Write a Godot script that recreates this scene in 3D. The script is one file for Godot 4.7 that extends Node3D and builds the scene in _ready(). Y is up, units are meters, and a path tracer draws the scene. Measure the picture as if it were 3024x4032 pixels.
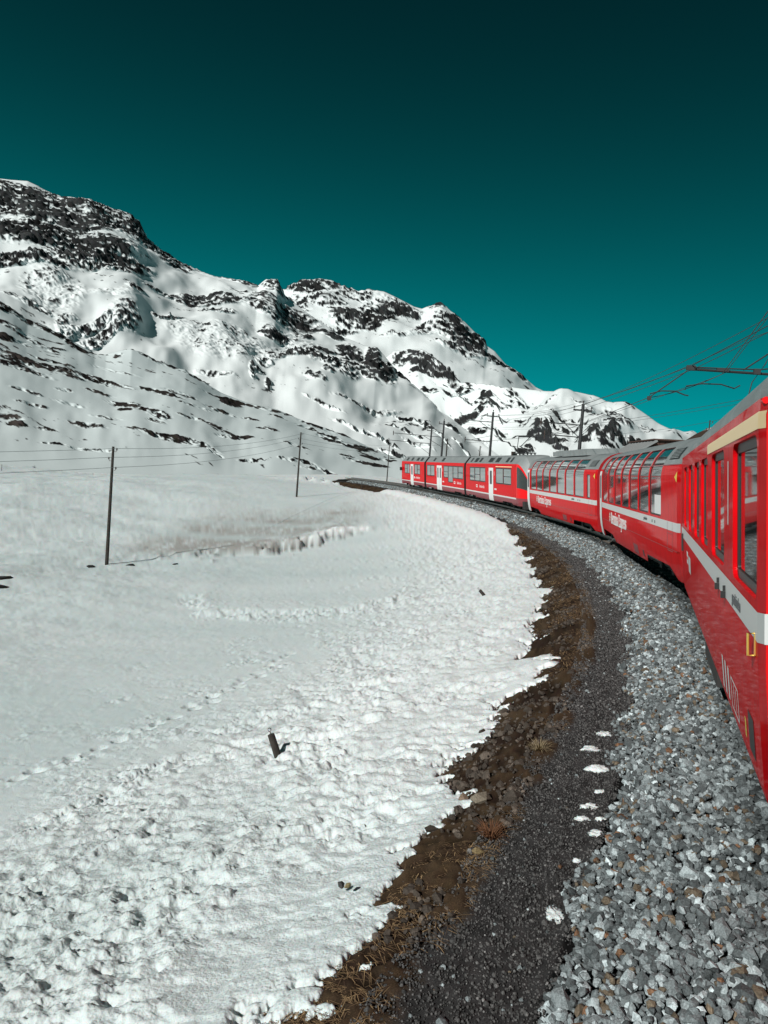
extends Node3D
# A red panoramic train on a snowy mountain pass, seen from a window of the train.
# World: x to the right, y up (0 = rail head beside the camera), -z ahead. "ahead" below is -z.

const GRADE := 0.0063
const S_MIN := -14.0
const DS := 0.25
const CANT := 5.1478

const MASSIF_RIDGE := [Vector2(-60, 14.5), Vector2(-48, 15.5), Vector2(-38, 16.6), Vector2(-32, 16.9), Vector2(-27.48, 16.55), Vector2(-25.86, 16.76), Vector2(-23.86, 16.22), Vector2(-22.14, 16.43), Vector2(-20.64, 16.07), Vector2(-19.33, 15.94), Vector2(-18.73, 15.52), Vector2(-18.18, 14.66), Vector2(-17.31, 14.1), Vector2(-16.02, 13.47), Vector2(-14.72, 13.09), Vector2(-13.25, 12.72), Vector2(-12.27, 12.68), Vector2(-11.12, 12.69), Vector2(-10.38, 12.52), Vector2(-9.82, 12.99), Vector2(-9, 13.08), Vector2(-8.35, 11.95), Vector2(-6.8, 11.07), Vector2(-4.97, 10.07), Vector2(-4.01, 9.5), Vector2(-2.33, 9.01), Vector2(-1.37, 8.95), Vector2(-0.63, 8.21), Vector2(0.23, 7.34), Vector2(1.24, 6.61), Vector2(2.26, 5.91), Vector2(3.31, 4.76), Vector2(4.16, 4.42), Vector2(5.7, 3.44), Vector2(8.22, 1.74), Vector2(11, 0.2)]
const SUMMIT_RIDGE := [Vector2(-13, 10.5), Vector2(-10.23, 11.75), Vector2(-8.35, 12.52), Vector2(-8.08, 12.86), Vector2(-7.32, 13.13), Vector2(-6, 13.42), Vector2(-5.15, 13.4), Vector2(-4.28, 13.07), Vector2(-3.07, 12.85), Vector2(-2.23, 12.98), Vector2(-1.2, 12.87), Vector2(-0.15, 12.5), Vector2(1.09, 12), Vector2(1.67, 11.91), Vector2(2.27, 12.18), Vector2(2.76, 12.4), Vector2(3.17, 12.39), Vector2(3.75, 11.91), Vector2(4.65, 11.32), Vector2(5.56, 10.59), Vector2(6.49, 9.96), Vector2(6.65, 9.61), Vector2(7.22, 9.28), Vector2(8.1, 8.37), Vector2(8.83, 7.98), Vector2(9.51, 7.49), Vector2(10.39, 6.88), Vector2(11.28, 6.56), Vector2(13.17, 5.6), Vector2(16, 4.4)]
const KNOLL_RIDGE := [Vector2(-5, 6), Vector2(-2.47, 7.24), Vector2(-0.64, 8.38), Vector2(-0.2, 8.87), Vector2(1.74, 9.04), Vector2(3.01, 8.47), Vector2(4.15, 7.88), Vector2(5.08, 6.9), Vector2(5.96, 6.92), Vector2(7.59, 6.82), Vector2(9.13, 6.81), Vector2(10.4, 6.81), Vector2(11.97, 6.57), Vector2(13.4, 6.61), Vector2(14.46, 6.59), Vector2(14.92, 6.45), Vector2(15.43, 6.18), Vector2(15.88, 6.11), Vector2(16.69, 6.18), Vector2(17.14, 6), Vector2(17.51, 5.73), Vector2(18.46, 5.2), Vector2(18.95, 4.87), Vector2(19.65, 4.55), Vector2(20.69, 4.09), Vector2(23.26, 3.38), Vector2(26.12, 2.77), Vector2(34, 2.2), Vector2(50, 2)]
const SLOPE_RIDGE := [Vector2(-60, 11), Vector2(-45, 10.5), Vector2(-34, 9.9), Vector2(-27.14, 9.13), Vector2(-26.3, 8.74), Vector2(-25.44, 8.21), Vector2(-24.3, 7.93), Vector2(-23.13, 7.48), Vector2(-22.22, 6.99), Vector2(-21.16, 6.56), Vector2(-20.41, 6.59), Vector2(-19.37, 7.03), Vector2(-18.77, 7.2), Vector2(-17.66, 6.82), Vector2(-17.08, 6.56), Vector2(-15.02, 6.08), Vector2(-12.54, 4.78), Vector2(-10.76, 4.25), Vector2(-8.43, 3.92), Vector2(-6.25, 3.19), Vector2(-3.46, 2.52), Vector2(-1.62, 1.74), Vector2(0.25, 1.16), Vector2(3.21, 0.5), Vector2(7, 0.1), Vector2(12, -0.2)]

var track_x := PackedFloat32Array()
var track_f := PackedFloat32Array()
var track_h := PackedFloat32Array()
var gs := 0.0
var gd := 0.0
var noise_bank := {}
var M := {}
var rng := RandomNumberGenerator.new()
var eye := Vector3(0, 2.2133, 0)


func _ready() -> void:
	# ---- camera, sky, sun, exposure ----
	var cam := Camera3D.new()
	cam.name = "camera"
	cam.position = eye
	cam.rotation_degrees = Vector3(-3.0366, 0, 4.3184)
	cam.fov = 67.29
	cam.near = 0.05
	cam.far = 9000.0
	add_child(cam)
	cam.current = true
	var env := Environment.new()
	env.background_mode = Environment.BG_SKY
	var sky_mat := ProceduralSkyMaterial.new()
	sky_mat.sky_top_color = lin(0.0005, 0.0092, 0.0125)
	sky_mat.sky_horizon_color = lin(0.0005, 0.435, 0.475)
	sky_mat.sky_curve = 0.112
	sky_mat.ground_bottom_color = lin(0.12, 0.18, 0.18)
	sky_mat.ground_horizon_color = lin(0.12, 0.3, 0.32)
	sky_mat.sun_angle_max = 4.0
	var sky := Sky.new()
	sky.sky_material = sky_mat
	env.sky = sky
	env.tonemap_mode = Environment.TONE_MAPPER_LINEAR
	env.tonemap_exposure = 1.1
	env.sdfgi_enabled = true
	env.ssao_enabled = true
	env.ssil_enabled = true
	var we := WorldEnvironment.new()
	we.name = "world_environment"
	we.environment = env
	add_child(we)
	var sun := DirectionalLight3D.new()
	sun.name = "sun"
	sun.light_energy = 1.5
	sun.light_color = Color(1.0, 0.99, 0.975)
	sun.light_angular_distance = 0.5
	sun.shadow_enabled = true
	add_child(sun)
	var sun_az := deg_to_rad(-141.0)
	var sun_el := deg_to_rad(32.0)
	var to_sun := Vector3(sin(sun_az) * cos(sun_el), sin(sun_el), -cos(sun_az) * cos(sun_el))
	sun.look_at_from_position(Vector3.ZERO, -to_sun)

	rng.seed = 7
	lay_track()
	make_materials()
	# ---- ground and mountains ----
	build_soil()
	build_snowfield()
	build_mountains()
	build_ballast()
	build_path_grit()
	build_bank()
	# ---- railway ----
	build_rails()
	build_near_coach()
	build_panorama_coaches()
	build_railcar()
	build_overhead_line()
	build_telegraph_line()
	# ---- small things ----
	build_barn()
	build_snow_clumps()
	build_small_things()


# ---------------------------------------------------------------- helpers
func lin(r: float, g: float, b: float, a := 1.0) -> Color:
	var c := Color(r, g, b).linear_to_srgb()
	c.a = a
	return c


func mat(r: float, g: float, b: float, rough := 0.6, metal := 0.0) -> StandardMaterial3D:
	var m := StandardMaterial3D.new()
	m.albedo_color = lin(r, g, b)
	m.roughness = rough
	m.metallic = metal
	return m


func noise(freq: float, octaves := 4, seed_ := 1, gain := 0.5) -> FastNoiseLite:
	var n := FastNoiseLite.new()
	n.noise_type = FastNoiseLite.TYPE_SIMPLEX_SMOOTH
	n.frequency = freq
	n.seed = seed_
	n.fractal_type = FastNoiseLite.FRACTAL_FBM
	n.fractal_octaves = octaves
	n.fractal_gain = gain
	return n


func noise_tex(freq: float, octaves: int, seed_: int, low: Color, high: Color, size := 512, bump := 0.0) -> NoiseTexture2D:
	var t := NoiseTexture2D.new()
	t.width = size
	t.height = size
	t.seamless = true
	t.noise = noise(freq, octaves, seed_)
	if bump > 0.0:
		t.as_normal_map = true
		t.bump_strength = bump
	else:
		var g := Gradient.new()
		g.set_color(0, low)
		g.set_color(1, high)
		t.color_ramp = g
	return t


func triplanar(m: StandardMaterial3D, scale_: float, world := true) -> void:
	m.uv1_triplanar = true
	m.uv1_world_triplanar = world
	m.uv1_scale = Vector3.ONE * scale_


func make_materials() -> void:
	M.snow = mat(1, 1, 1, 0.55)
	M.snow.vertex_color_use_as_albedo = true
	M.snow.metallic_specular = 0.35
	M.snow.normal_enabled = true
	M.snow.normal_texture = noise_tex(0.05, 4, 11, Color.BLACK, Color.WHITE, 512, 5.0)
	M.snow.normal_scale = 0.7
	M.snow.subsurf_scatter_enabled = true
	M.snow.subsurf_scatter_strength = 0.25
	triplanar(M.snow, 1.3)
	M.mountain = mat(1, 1, 1, 0.8)
	M.mountain.vertex_color_use_as_albedo = true
	M.mountain.metallic_specular = 0.2
	M.soil = mat(1, 1, 1, 0.95)
	M.soil.vertex_color_use_as_albedo = true
	M.soil.metallic_specular = 0.15
	M.soil.albedo_texture = noise_tex(0.09, 4, 21, Color(0.5, 0.5, 0.5), Color(1, 1, 1), 512)
	triplanar(M.soil, 1.7)
	M.stone = mat(1, 1, 1, 0.75)
	M.stone.vertex_color_use_as_albedo = true
	M.stone.metallic_specular = 0.3
	M.stone.albedo_texture = noise_tex(0.03, 5, 31, Color(0.5, 0.5, 0.5), Color(1, 1, 1), 256)
	triplanar(M.stone, 9.0)
	M.grass = mat(1, 1, 1, 0.9)
	M.grass.vertex_color_use_as_albedo = true
	M.red = mat(0.68, 0.003, 0.007, 0.5)
	M.red.metallic_specular = 0.08
	M.red.clearcoat_enabled = true
	M.red.clearcoat = 0.22
	M.red.clearcoat_roughness = 0.05
	M.red.albedo_texture = noise_tex(0.02, 4, 43, Color(0.86, 0.84, 0.84), Color(1, 1, 1), 256)
	M.red.normal_enabled = true
	M.red.normal_texture = noise_tex(0.012, 3, 41, Color.BLACK, Color.WHITE, 512, 1.2)
	M.red.normal_scale = 0.3
	triplanar(M.red, 0.55, false)
	M.red.uv1_scale = Vector3(1.6, 0.3, 1.6)
	M.plain_red = mat(0.72, 0.006, 0.008, 0.4)
	M.plain_red.metallic_specular = 0.3
	M.shaded_end_red = mat(0.3, 0.006, 0.01, 0.5)  # coach end red darkened, the shade between coupled coaches put into the colour
	M.maroon = mat(0.23, 0.03, 0.04, 0.4)
	M.stripe = mat(0.6, 0.61, 0.6, 0.35)
	M.cream = mat(0.95, 0.7, 0.38, 0.4)
	M.roof = mat(0.26, 0.285, 0.285, 0.5)
	M.roof.albedo_texture = noise_tex(0.01, 4, 51, Color(0.8, 0.8, 0.8), Color(1, 1, 1), 256)
	triplanar(M.roof, 0.4, false)
	M.roof_dark = mat(0.022, 0.025, 0.025, 0.5)
	M.rubber = mat(0.012, 0.013, 0.013, 0.5)
	M.under = mat(0.022, 0.021, 0.02, 0.8)
	M.steel = mat(0.24, 0.23, 0.22, 0.35, 0.7)
	M.gold = mat(0.75, 0.5, 0.12, 0.3, 0.6)
	M.yellow = mat(0.75, 0.5, 0.06, 0.5)
	M.white = mat(0.72, 0.74, 0.73, 0.4)
	M.ink = mat(0.05, 0.055, 0.06, 0.5)
	M.glass = mat(0.03, 0.038, 0.038, 0.03)
	M.glass.albedo_color.a = 0.86
	M.glass.transparency = BaseMaterial3D.TRANSPARENCY_ALPHA
	M.dark_glass = mat(0.2, 0.235, 0.235, 0.04, 0.92)
	M.dark_glass.albedo_color.a = 0.8
	M.dark_glass.transparency = BaseMaterial3D.TRANSPARENCY_ALPHA
	M.coated_glass = mat(0.52, 0.56, 0.56, 0.04, 0.92)
	M.coated_glass.albedo_color.a = 0.85
	M.coated_glass.transparency = BaseMaterial3D.TRANSPARENCY_ALPHA
	M.interior = mat(0.12, 0.12, 0.125, 0.8)
	M.seat = mat(0.16, 0.03, 0.03, 0.9)
	M.wood = mat(0.05, 0.043, 0.036, 0.9)
	M.wood.albedo_texture = noise_tex(0.03, 4, 61, Color(0.5, 0.48, 0.45), Color(1, 1, 1), 256)
	triplanar(M.wood, 0.9, false)
	M.mast = mat(0.02, 0.021, 0.022, 0.7)
	M.wire = mat(0.03, 0.033, 0.033, 0.6)
	M.thin_wire = mat(0.16, 0.19, 0.19, 0.6)
	M.insulator = mat(0.05, 0.03, 0.025, 0.3)
	M.barn = mat(0.06, 0.03, 0.022, 0.9)
	M.sheet = mat(0.2, 0.21, 0.21, 0.6)
	M.sleeper = mat(0.1, 0.085, 0.07, 0.9)


class MB:
	var v := PackedVector3Array()
	var n := PackedVector3Array()
	var c := PackedColorArray()
	var i := PackedInt32Array()

	func tri(a: Vector3, b: Vector3, d: Vector3, na: Vector3, nb: Vector3, nd: Vector3) -> void:
		var k := v.size()
		v.append(a); v.append(b); v.append(d)
		n.append(na); n.append(nb); n.append(nd)
		if (d - a).cross(b - a).dot(na + nb + nd) >= 0.0:
			i.append(k); i.append(k + 1); i.append(k + 2)
		else:
			i.append(k); i.append(k + 2); i.append(k + 1)

	func quad(a: Vector3, b: Vector3, d: Vector3, e: Vector3, nn: Vector3) -> void:
		tri(a, b, d, nn, nn, nn)
		tri(a, d, e, nn, nn, nn)

	func quadn(a: Vector3, b: Vector3, d: Vector3, e: Vector3, na: Vector3, nb: Vector3, nd: Vector3, ne: Vector3) -> void:
		tri(a, b, d, na, nb, nd)
		tri(a, d, e, na, nd, ne)

	func box(at: Vector3, size: Vector3, basis := Basis.IDENTITY) -> void:
		for ax in 3:
			for sg in [-1.0, 1.0]:
				var nn := Vector3.ZERO
				nn[ax] = sg
				var p := Vector3.ZERO
				var q := Vector3.ZERO
				p[(ax + 1) % 3] = size[(ax + 1) % 3] / 2.0
				q[(ax + 2) % 3] = size[(ax + 2) % 3] / 2.0
				var m: Vector3 = nn * size[ax] / 2.0
				quad(at + basis * (m - p - q), at + basis * (m + p - q), at + basis * (m + p + q), at + basis * (m - p + q), basis * nn)

	func tube(pts: Array, radius: float, sides := 6, end_radius := -1.0) -> void:
		var count := pts.size()
		if end_radius < 0.0:
			end_radius = radius
		var last := []
		var last_n := []
		for k in count:
			var dir: Vector3 = (pts[mini(k + 1, count - 1)] - pts[maxi(k - 1, 0)]).normalized()
			var side := dir.cross(Vector3.UP if absf(dir.y) < 0.9 else Vector3.RIGHT).normalized()
			var up := side.cross(dir)
			var r := lerpf(radius, end_radius, float(k) / maxi(count - 1, 1))
			var ring := []
			var ring_n := []
			for j in sides:
				var a := TAU * j / sides
				var nn := side * cos(a) + up * sin(a)
				ring.append(pts[k] + nn * r)
				ring_n.append(nn)
			if k > 0:
				for j in sides:
					var l := (j + 1) % sides
					quadn(last[j], last[l], ring[l], ring[j], last_n[j], last_n[l], ring_n[l], ring_n[j])
			if k == 0 or k == count - 1:
				var cap: Vector3 = -dir if k == 0 else dir
				for j in range(1, sides - 1):
					tri(ring[0], ring[j], ring[j + 1], cap, cap, cap)
			last = ring
			last_n = ring_n

	func mesh(material: Material) -> ArrayMesh:
		var a := []
		a.resize(Mesh.ARRAY_MAX)
		a[Mesh.ARRAY_VERTEX] = v
		a[Mesh.ARRAY_NORMAL] = n
		a[Mesh.ARRAY_INDEX] = i
		if c.size() == v.size():
			a[Mesh.ARRAY_COLOR] = c
		var m := ArrayMesh.new()
		m.add_surface_from_arrays(Mesh.PRIMITIVE_TRIANGLES, a)
		m.surface_set_material(0, material)
		return m


func tag(o: Node, label: String, category := "", group := "", kind := "") -> void:
	if label:
		o.set_meta("label", label)
	if category:
		o.set_meta("category", category)
	if group:
		o.set_meta("group", group)
	if kind:
		o.set_meta("kind", kind)


func thing(called: String, label: String, category: String, at := Transform3D.IDENTITY, group := "") -> Node3D:
	var o := Node3D.new()
	o.name = called
	o.transform = at
	tag(o, label, category, group)
	add_child(o, true)
	return o


func place(called: String, mesh: Mesh, parent: Node, at := Transform3D.IDENTITY) -> MeshInstance3D:
	var o := MeshInstance3D.new()
	o.name = called
	o.mesh = mesh
	o.transform = at
	parent.add_child(o, true)
	return o


func part(called: String, b: MB, material: Material, parent: Node, label := "") -> MeshInstance3D:
	var o := place(called, b.mesh(material), parent)
	if label:
		o.set_meta("label", label)
	return o


func grid(pos: PackedVector3Array, cols: int, rows: int, colors: PackedColorArray, material: Material) -> ArrayMesh:
	var nor := PackedVector3Array()
	nor.resize(pos.size())
	var idx := PackedInt32Array()
	idx.resize((cols - 1) * (rows - 1) * 6)
	var k := 0
	for r in rows:
		var r0 := maxi(r - 1, 0) * cols
		var r1 := mini(r + 1, rows - 1) * cols
		var rr := r * cols
		for c in cols:
			var dc := pos[rr + mini(c + 1, cols - 1)] - pos[rr + maxi(c - 1, 0)]
			nor[rr + c] = dc.cross(pos[r1 + c] - pos[r0 + c]).normalized()
			if r < rows - 1 and c < cols - 1:
				var a := rr + c
				idx[k] = a; idx[k + 1] = a + cols; idx[k + 2] = a + 1
				idx[k + 3] = a + 1; idx[k + 4] = a + cols; idx[k + 5] = a + cols + 1
				k += 6
	var arr := []
	arr.resize(Mesh.ARRAY_MAX)
	arr[Mesh.ARRAY_VERTEX] = pos
	arr[Mesh.ARRAY_NORMAL] = nor
	arr[Mesh.ARRAY_COLOR] = colors
	arr[Mesh.ARRAY_INDEX] = idx
	var m := ArrayMesh.new()
	m.add_surface_from_arrays(Mesh.PRIMITIVE_TRIANGLES, arr)
	m.surface_set_material(0, material)
	return m


func table(t: Array, x: float) -> float:
	if x <= t[0].x:
		return t[0].y
	for k in range(1, t.size()):
		if x < t[k].x:
			return lerpf(t[k - 1].y, t[k].y, (x - t[k - 1].x) / (t[k].x - t[k - 1].x))
	return t[-1].y


# ---------------------------------------------------------------- the curve of the track
func curvature(s: float) -> float:
	return deg_to_rad(0.0748 + 0.7059 * exp(-pow(s / 49.59, 2.0)) + 0.9 * smoothstep(97.0, 112.0, s))


func lay_track() -> void:
	var count := int((135.0 - S_MIN) / DS) + 1
	track_x.resize(count); track_f.resize(count); track_h.resize(count)
	var zero := int(-S_MIN / DS)
	track_x[zero] = 1.7753
	track_f[zero] = 0.0
	track_h[zero] = deg_to_rad(26.9055)
	for k in range(zero + 1, count):
		track_h[k] = track_h[k - 1] - curvature((k - zero - 0.5) * DS) * DS
		var h := (track_h[k] + track_h[k - 1]) / 2.0
		track_x[k] = track_x[k - 1] + sin(h) * DS
		track_f[k] = track_f[k - 1] + cos(h) * DS
	for k in range(zero - 1, -1, -1):
		track_h[k] = track_h[k + 1] + curvature((zero - k - 0.5) * DS) * DS
		var h := (track_h[k] + track_h[k + 1]) / 2.0
		track_x[k] = track_x[k + 1] - sin(h) * DS
		track_f[k] = track_f[k + 1] - cos(h) * DS


func rail_at(s: float, left: float, up: float) -> Vector3:
	var q := clampf((s - S_MIN) / DS, 0.0, track_x.size() - 1.001)
	var k := int(q)
	var f := q - k
	var h := lerpf(track_h[k], track_h[k + 1], f)
	return Vector3(lerpf(track_x[k], track_x[k + 1], f) - cos(h) * left, GRADE * s + up, -(lerpf(track_f[k], track_f[k + 1], f) + sin(h) * left))


func heading(s: float) -> float:
	return track_h[clampi(int((s - S_MIN) / DS), 0, track_h.size() - 1)]


func find_track(x: float, f: float) -> void:
	var last := track_x.size() - 1
	var k := clampi(int((clampf(f, -13.0, 120.0) - S_MIN) / DS), 0, last)
	var best := (track_x[k] - x) * (track_x[k] - x) + (track_f[k] - f) * (track_f[k] - f)
	for step in [24, 6, 2, 1]:
		for sg in [-step, step]:
			var go := true
			while go:
				var j: int = k + sg
				go = false
				if j >= 0 and j <= last:
					var d := (track_x[j] - x) * (track_x[j] - x) + (track_f[j] - f) * (track_f[j] - f)
					if d < best:
						best = d
						k = j
						go = true
	gs = S_MIN + k * DS
	gd = sqrt(best)
	if (track_x[k] - x) * cos(track_h[k]) - (track_f[k] - f) * sin(track_h[k]) < 0.0:
		gd = -gd
	if k > 0 and k < last:
		gs += (x - track_x[k]) * sin(track_h[k]) + (f - track_f[k]) * cos(track_h[k])


# ---------------------------------------------------------------- terrain
const SNOW_EDGE := [Vector2(-14, 3.6), Vector2(2, 3.66), Vector2(3.4, 3.72), Vector2(5, 3.76), Vector2(6.5, 3.82), Vector2(7, 4.06), Vector2(9.5, 4.1), Vector2(11.2, 3.85), Vector2(12.6, 3.62), Vector2(13.9, 4.2), Vector2(16.7, 4.28), Vector2(21.7, 4.1), Vector2(26.7, 4.25), Vector2(33, 4.1), Vector2(39, 3.8), Vector2(47, 3.2), Vector2(53, 2.6), Vector2(58, 2.4), Vector2(96, 2.3), Vector2(101, 4.2), Vector2(112, 5.5), Vector2(118, 4.5), Vector2(126, 2.6)]
const DRIFT_A := [Vector2(-17, 47.4), Vector2(-12.4, 48.6), Vector2(-9, 49.2), Vector2(-6.7, 50.0), Vector2(-4.6, 53.0), Vector2(-2.2, 56.5), Vector2(0, 59)]
const DRIFT_A_HEIGHT := [Vector2(-17, 0), Vector2(-13, 0.35), Vector2(-9, 0.6), Vector2(-6, 0.95), Vector2(-3.5, 1.1), Vector2(-1.5, 0.5), Vector2(0.5, 0)]
const DRIFT_B := [Vector2(-9, 34), Vector2(-7.6, 32.0), Vector2(-6.4, 28.8), Vector2(-3.4, 27.0), Vector2(-1, 25.8), Vector2(1.5, 26.6)]
const DRIFT_B_HEIGHT := [Vector2(-9, 0), Vector2(-7.6, 0.35), Vector2(-4, 0.42), Vector2(0, 0.35), Vector2(1.8, 0)]


func soil(x: float, f: float) -> float:
	find_track(x, f)
	var d := gd
	var y := GRADE * clampf(lerpf(gs, f, smoothstep(5.0, 12.0, absf(d))), -10.0, 140.0)
	if d < -2.4:
		var low := (0.79 + (0.35 + 4.1 * (1.0 - smoothstep(-90.0, -12.0, x))) * (1.0 - exp((d + 2.4) / 12.0))) * smoothstep(100.0, 125.0, f) * (1.0 - smoothstep(15.0, 45.0, x))
		return y - 0.5 - 0.1 * minf(-d - 2.4, 4.0) - low
	if d < 1.75:
		return y - 0.2 - 0.09 * clampf(d, -1.7, 1.75)
	if d < 2.5:
		return y + lerpf(-0.357, -0.66, (d - 1.75) / 0.75)
	if d < 3.05:
		return y + lerpf(-0.66, -0.69, (d - 2.5) / 0.55)
	if d < 4.3:
		return y - 0.69 - 0.5 * smoothstep(0.0, 1.0, (d - 3.05) / 2.5) * 2.0
	var deep := 0.35 + 4.1 * (1.0 - smoothstep(45.0, 112.0, f) * smoothstep(-90.0, -12.0, x))
	return y - 1.19 - deep * (1.0 - exp(-(d - 4.3) / 12.0)) + 0.5 * smoothstep(118.0, 160.0, f) * smoothstep(-60.0, -10.0, x)


func build_soil() -> void:
	var dl := PackedFloat32Array()
	var d := 9.0
	while d > -7.0:
		dl.append(d)
		d -= 0.35 if d > 4.7 or d < -1.8 else (0.035 if d > 1.7 else 0.3)
	var sl := PackedFloat32Array()
	var s := -9.0
	while s < 126.0:
		sl.append(s)
		s += 0.5 if s < 1.5 else clampf(0.0028 * s * s, 0.045, 0.7)
	var n1 := noise(0.9, 4, 3)
	var n2 := noise(6.0, 3, 4)
	var pos := PackedVector3Array()
	var col := PackedColorArray()
	for q in sl:
		for e in dl:
			var p := rail_at(q, e, 0.0)
			p.y = soil(p.x, -p.z)
			var a := n1.get_noise_2d(p.x, p.z)
			var b := n2.get_noise_2d(p.x, p.z)
			var bank := smoothstep(3.02, 3.2, e + 0.2 * a)
			p.y += (0.012 + 0.03 * bank) * b + 0.05 * bank * a
			if e < 2.35 and e > -2.4:
				p.y -= 0.05
			pos.append(p)
			var tone := 0.8 + 0.5 * b
			var c := Color(0.075, 0.074, 0.074).lerp(Color(0.055, 0.036, 0.025), bank)
			if bank > 0.2:
				c = c.lerp(Color(0.13, 0.088, 0.052), clampf(0.3 + 1.5 * a + 0.5 * b, 0.0, 0.75) * bank)
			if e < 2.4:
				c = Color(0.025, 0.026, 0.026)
			col.append(Color(c.r * tone, c.g * tone, c.b * tone))
	var o := place("embankment", grid(pos, dl.size(), sl.size(), col, M.soil), self)
	tag(o, "brown earth bank and dark cinder path beside the track", "", "", "structure")


func build_snowfield() -> void:
	var az := PackedFloat32Array()
	var a := -72.0
	while a < 52.0:
		az.append(a)
		a += 0.085 if a > -28.0 and a < 13.0 else 0.7
	var rl := PackedFloat32Array()
	var r := 3.3
	while r < 900.0:
		rl.append(r)
		r += clampf(r * r / 2000.0, 0.014, 0.03 * r) if r < 160.0 else 0.05 * r
	var broad := noise(0.07, 3, 5)
	var mid := noise(0.55, 4, 6)
	var fine := noise(2.6, 5, 7, 0.5)
	var cups := FastNoiseLite.new()
	cups.noise_type = FastNoiseLite.TYPE_CELLULAR
	cups.cellular_return_type = FastNoiseLite.RETURN_DISTANCE
	cups.frequency = 4.0
	cups.seed = 8
	cups.fractal_type = FastNoiseLite.FRACTAL_FBM
	cups.fractal_octaves = 2
	var ragged := noise(7.0, 3, 13, 0.6)
	var streak := noise(0.12, 3, 9)
	var patchy := noise(0.45, 2, 15)
	var prints := footprints()
	var pos := PackedVector3Array()
	var col := PackedColorArray()
	pos.resize(az.size() * rl.size())
	col.resize(pos.size())
	var k := 0
	for q in rl:
		for e in az:
			var x := sin(deg_to_rad(e)) * q
			var f := cos(deg_to_rad(e)) * q
			var y := soil(x, f)
			var d := gd
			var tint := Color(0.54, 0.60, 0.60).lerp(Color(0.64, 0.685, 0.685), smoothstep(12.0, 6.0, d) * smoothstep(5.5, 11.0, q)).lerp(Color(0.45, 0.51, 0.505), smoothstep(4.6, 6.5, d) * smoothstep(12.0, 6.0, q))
			if d < 2.2 and d > -4.0:
				y -= 0.5
			else:
				var fi := fine.get_noise_2d(x, f)
				var mi := mid.get_noise_2d(x, f)
				if d > 2.0 and d < 9.0:
					var edge := table(SNOW_EDGE, gs) + 0.42 * mi + 0.32 * fi + 0.08 * ragged.get_noise_2d(x, f)
					var in_ := d - edge
					y += (0.032 + 0.035 * mi + 0.03 * fi) * (1.0 - exp(-in_ / 0.06)) + 0.11 * (1.0 - exp(-in_ / 0.4)) if in_ > 0.0 else maxf(in_ * 1.5, -0.4) - 0.01
				else:
					y += 0.15
				var rough := lerpf(1.0, 0.14, smoothstep(7.0, 13.0, d + 6.0 * mi)) * (1.0 - smoothstep(30.0, 80.0, q))
				rough *= clampf(0.72 + 0.9 * patchy.get_noise_2d(x, f), 0.3, 1.0)
				if d > 3.0 or d < -4.0:
					var cup := cups.get_noise_2d(x + 0.25 * fi, f + 0.25 * mi) + 1.0
					y += rough * (0.07 * cup + 0.07 * fi + 0.06 * mi + 0.016 * ragged.get_noise_2d(x, f) * (1.0 - smoothstep(12.0, 25.0, q))) * smoothstep(3.4, 4.3, d if d > 0.0 else 9.0)
				y += 0.07 * mi * smoothstep(8.0, 30.0, d) * (1.0 - 0.6 * smoothstep(60.0, 150.0, q)) + 0.5 * broad.get_noise_2d(x, f) * smoothstep(8.0, 40.0, d)
				if x > -19.5 and x < 2.0 and q > 20.0 and q < 100.0:
					var back := f - table(DRIFT_A, x) + 3.2 * mi + 0.3 * fi
					y += 0.62 * table(DRIFT_A_HEIGHT, x) * smoothstep(-1.6, 1.6, back) * exp(-maxf(back, 0.0) / 9.0)
					var reach := smoothstep(-19.0, -14.0, x) * (1.0 - smoothstep(-4.5, 0.0, x))
					var dirt := smoothstep(-1.4, 0.2, back) * (1.0 - smoothstep(10.0, 34.0, back)) * reach
					tint = tint.lerp(Color(0.28, 0.268, 0.248), clampf(dirt * (0.8 + 0.9 * fi + 0.7 * streak.get_noise_2d(x * 4.0, f)), 0.0, 0.9))
					var wet := smoothstep(-1.7, -1.0, back) * (1.0 - smoothstep(-0.9, 0.1, back)) * smoothstep(-15.0, -10.0, x) * (1.0 - smoothstep(-2.4, -1.4, x))
					tint = tint.lerp(Color(0.14, 0.135, 0.12), clampf(wet * (0.55 + 1.6 * fi), 0.0, 0.9))
					var clean := smoothstep(-0.6, 0.4, back) * (1.0 - smoothstep(1.6, 4.0, back)) * smoothstep(-6.5, -4.0, x) * (1.0 - smoothstep(-1.6, -0.6, x))
					tint = tint.lerp(Color(0.84, 0.87, 0.87), clean * 0.9)
					back = f - table(DRIFT_B, x) + 1.6 * mi + 0.9 * fi
					y += 0.5 * table(DRIFT_B_HEIGHT, x) * smoothstep(-1.2, 1.4, back) * exp(-maxf(back, 0.0) / 3.5)
				if d > 8.0 and d < 14.0 and q < 26.0:
					for p in prints:
						var g: float = (p.x - x) * (p.x - x) + (p.y - f) * (p.y - f)
						if g < 0.022:
							y -= 0.07 * (1.0 - g / 0.022)
				var w := streak.get_noise_2d(x * 0.6 + f, f * 0.4)
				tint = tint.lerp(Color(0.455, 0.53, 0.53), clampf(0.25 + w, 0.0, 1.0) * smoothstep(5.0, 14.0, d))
				if d < 9.0:
					tint = tint.lerp(Color(0.45, 0.48, 0.475), clampf(0.6 * mi + 0.3 * fi, 0.0, 0.5))
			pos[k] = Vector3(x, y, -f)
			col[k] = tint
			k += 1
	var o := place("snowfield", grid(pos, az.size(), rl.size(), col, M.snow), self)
	tag(o, "crusted spring snow sloping from the track down to the valley floor", "", "", "structure")


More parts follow.
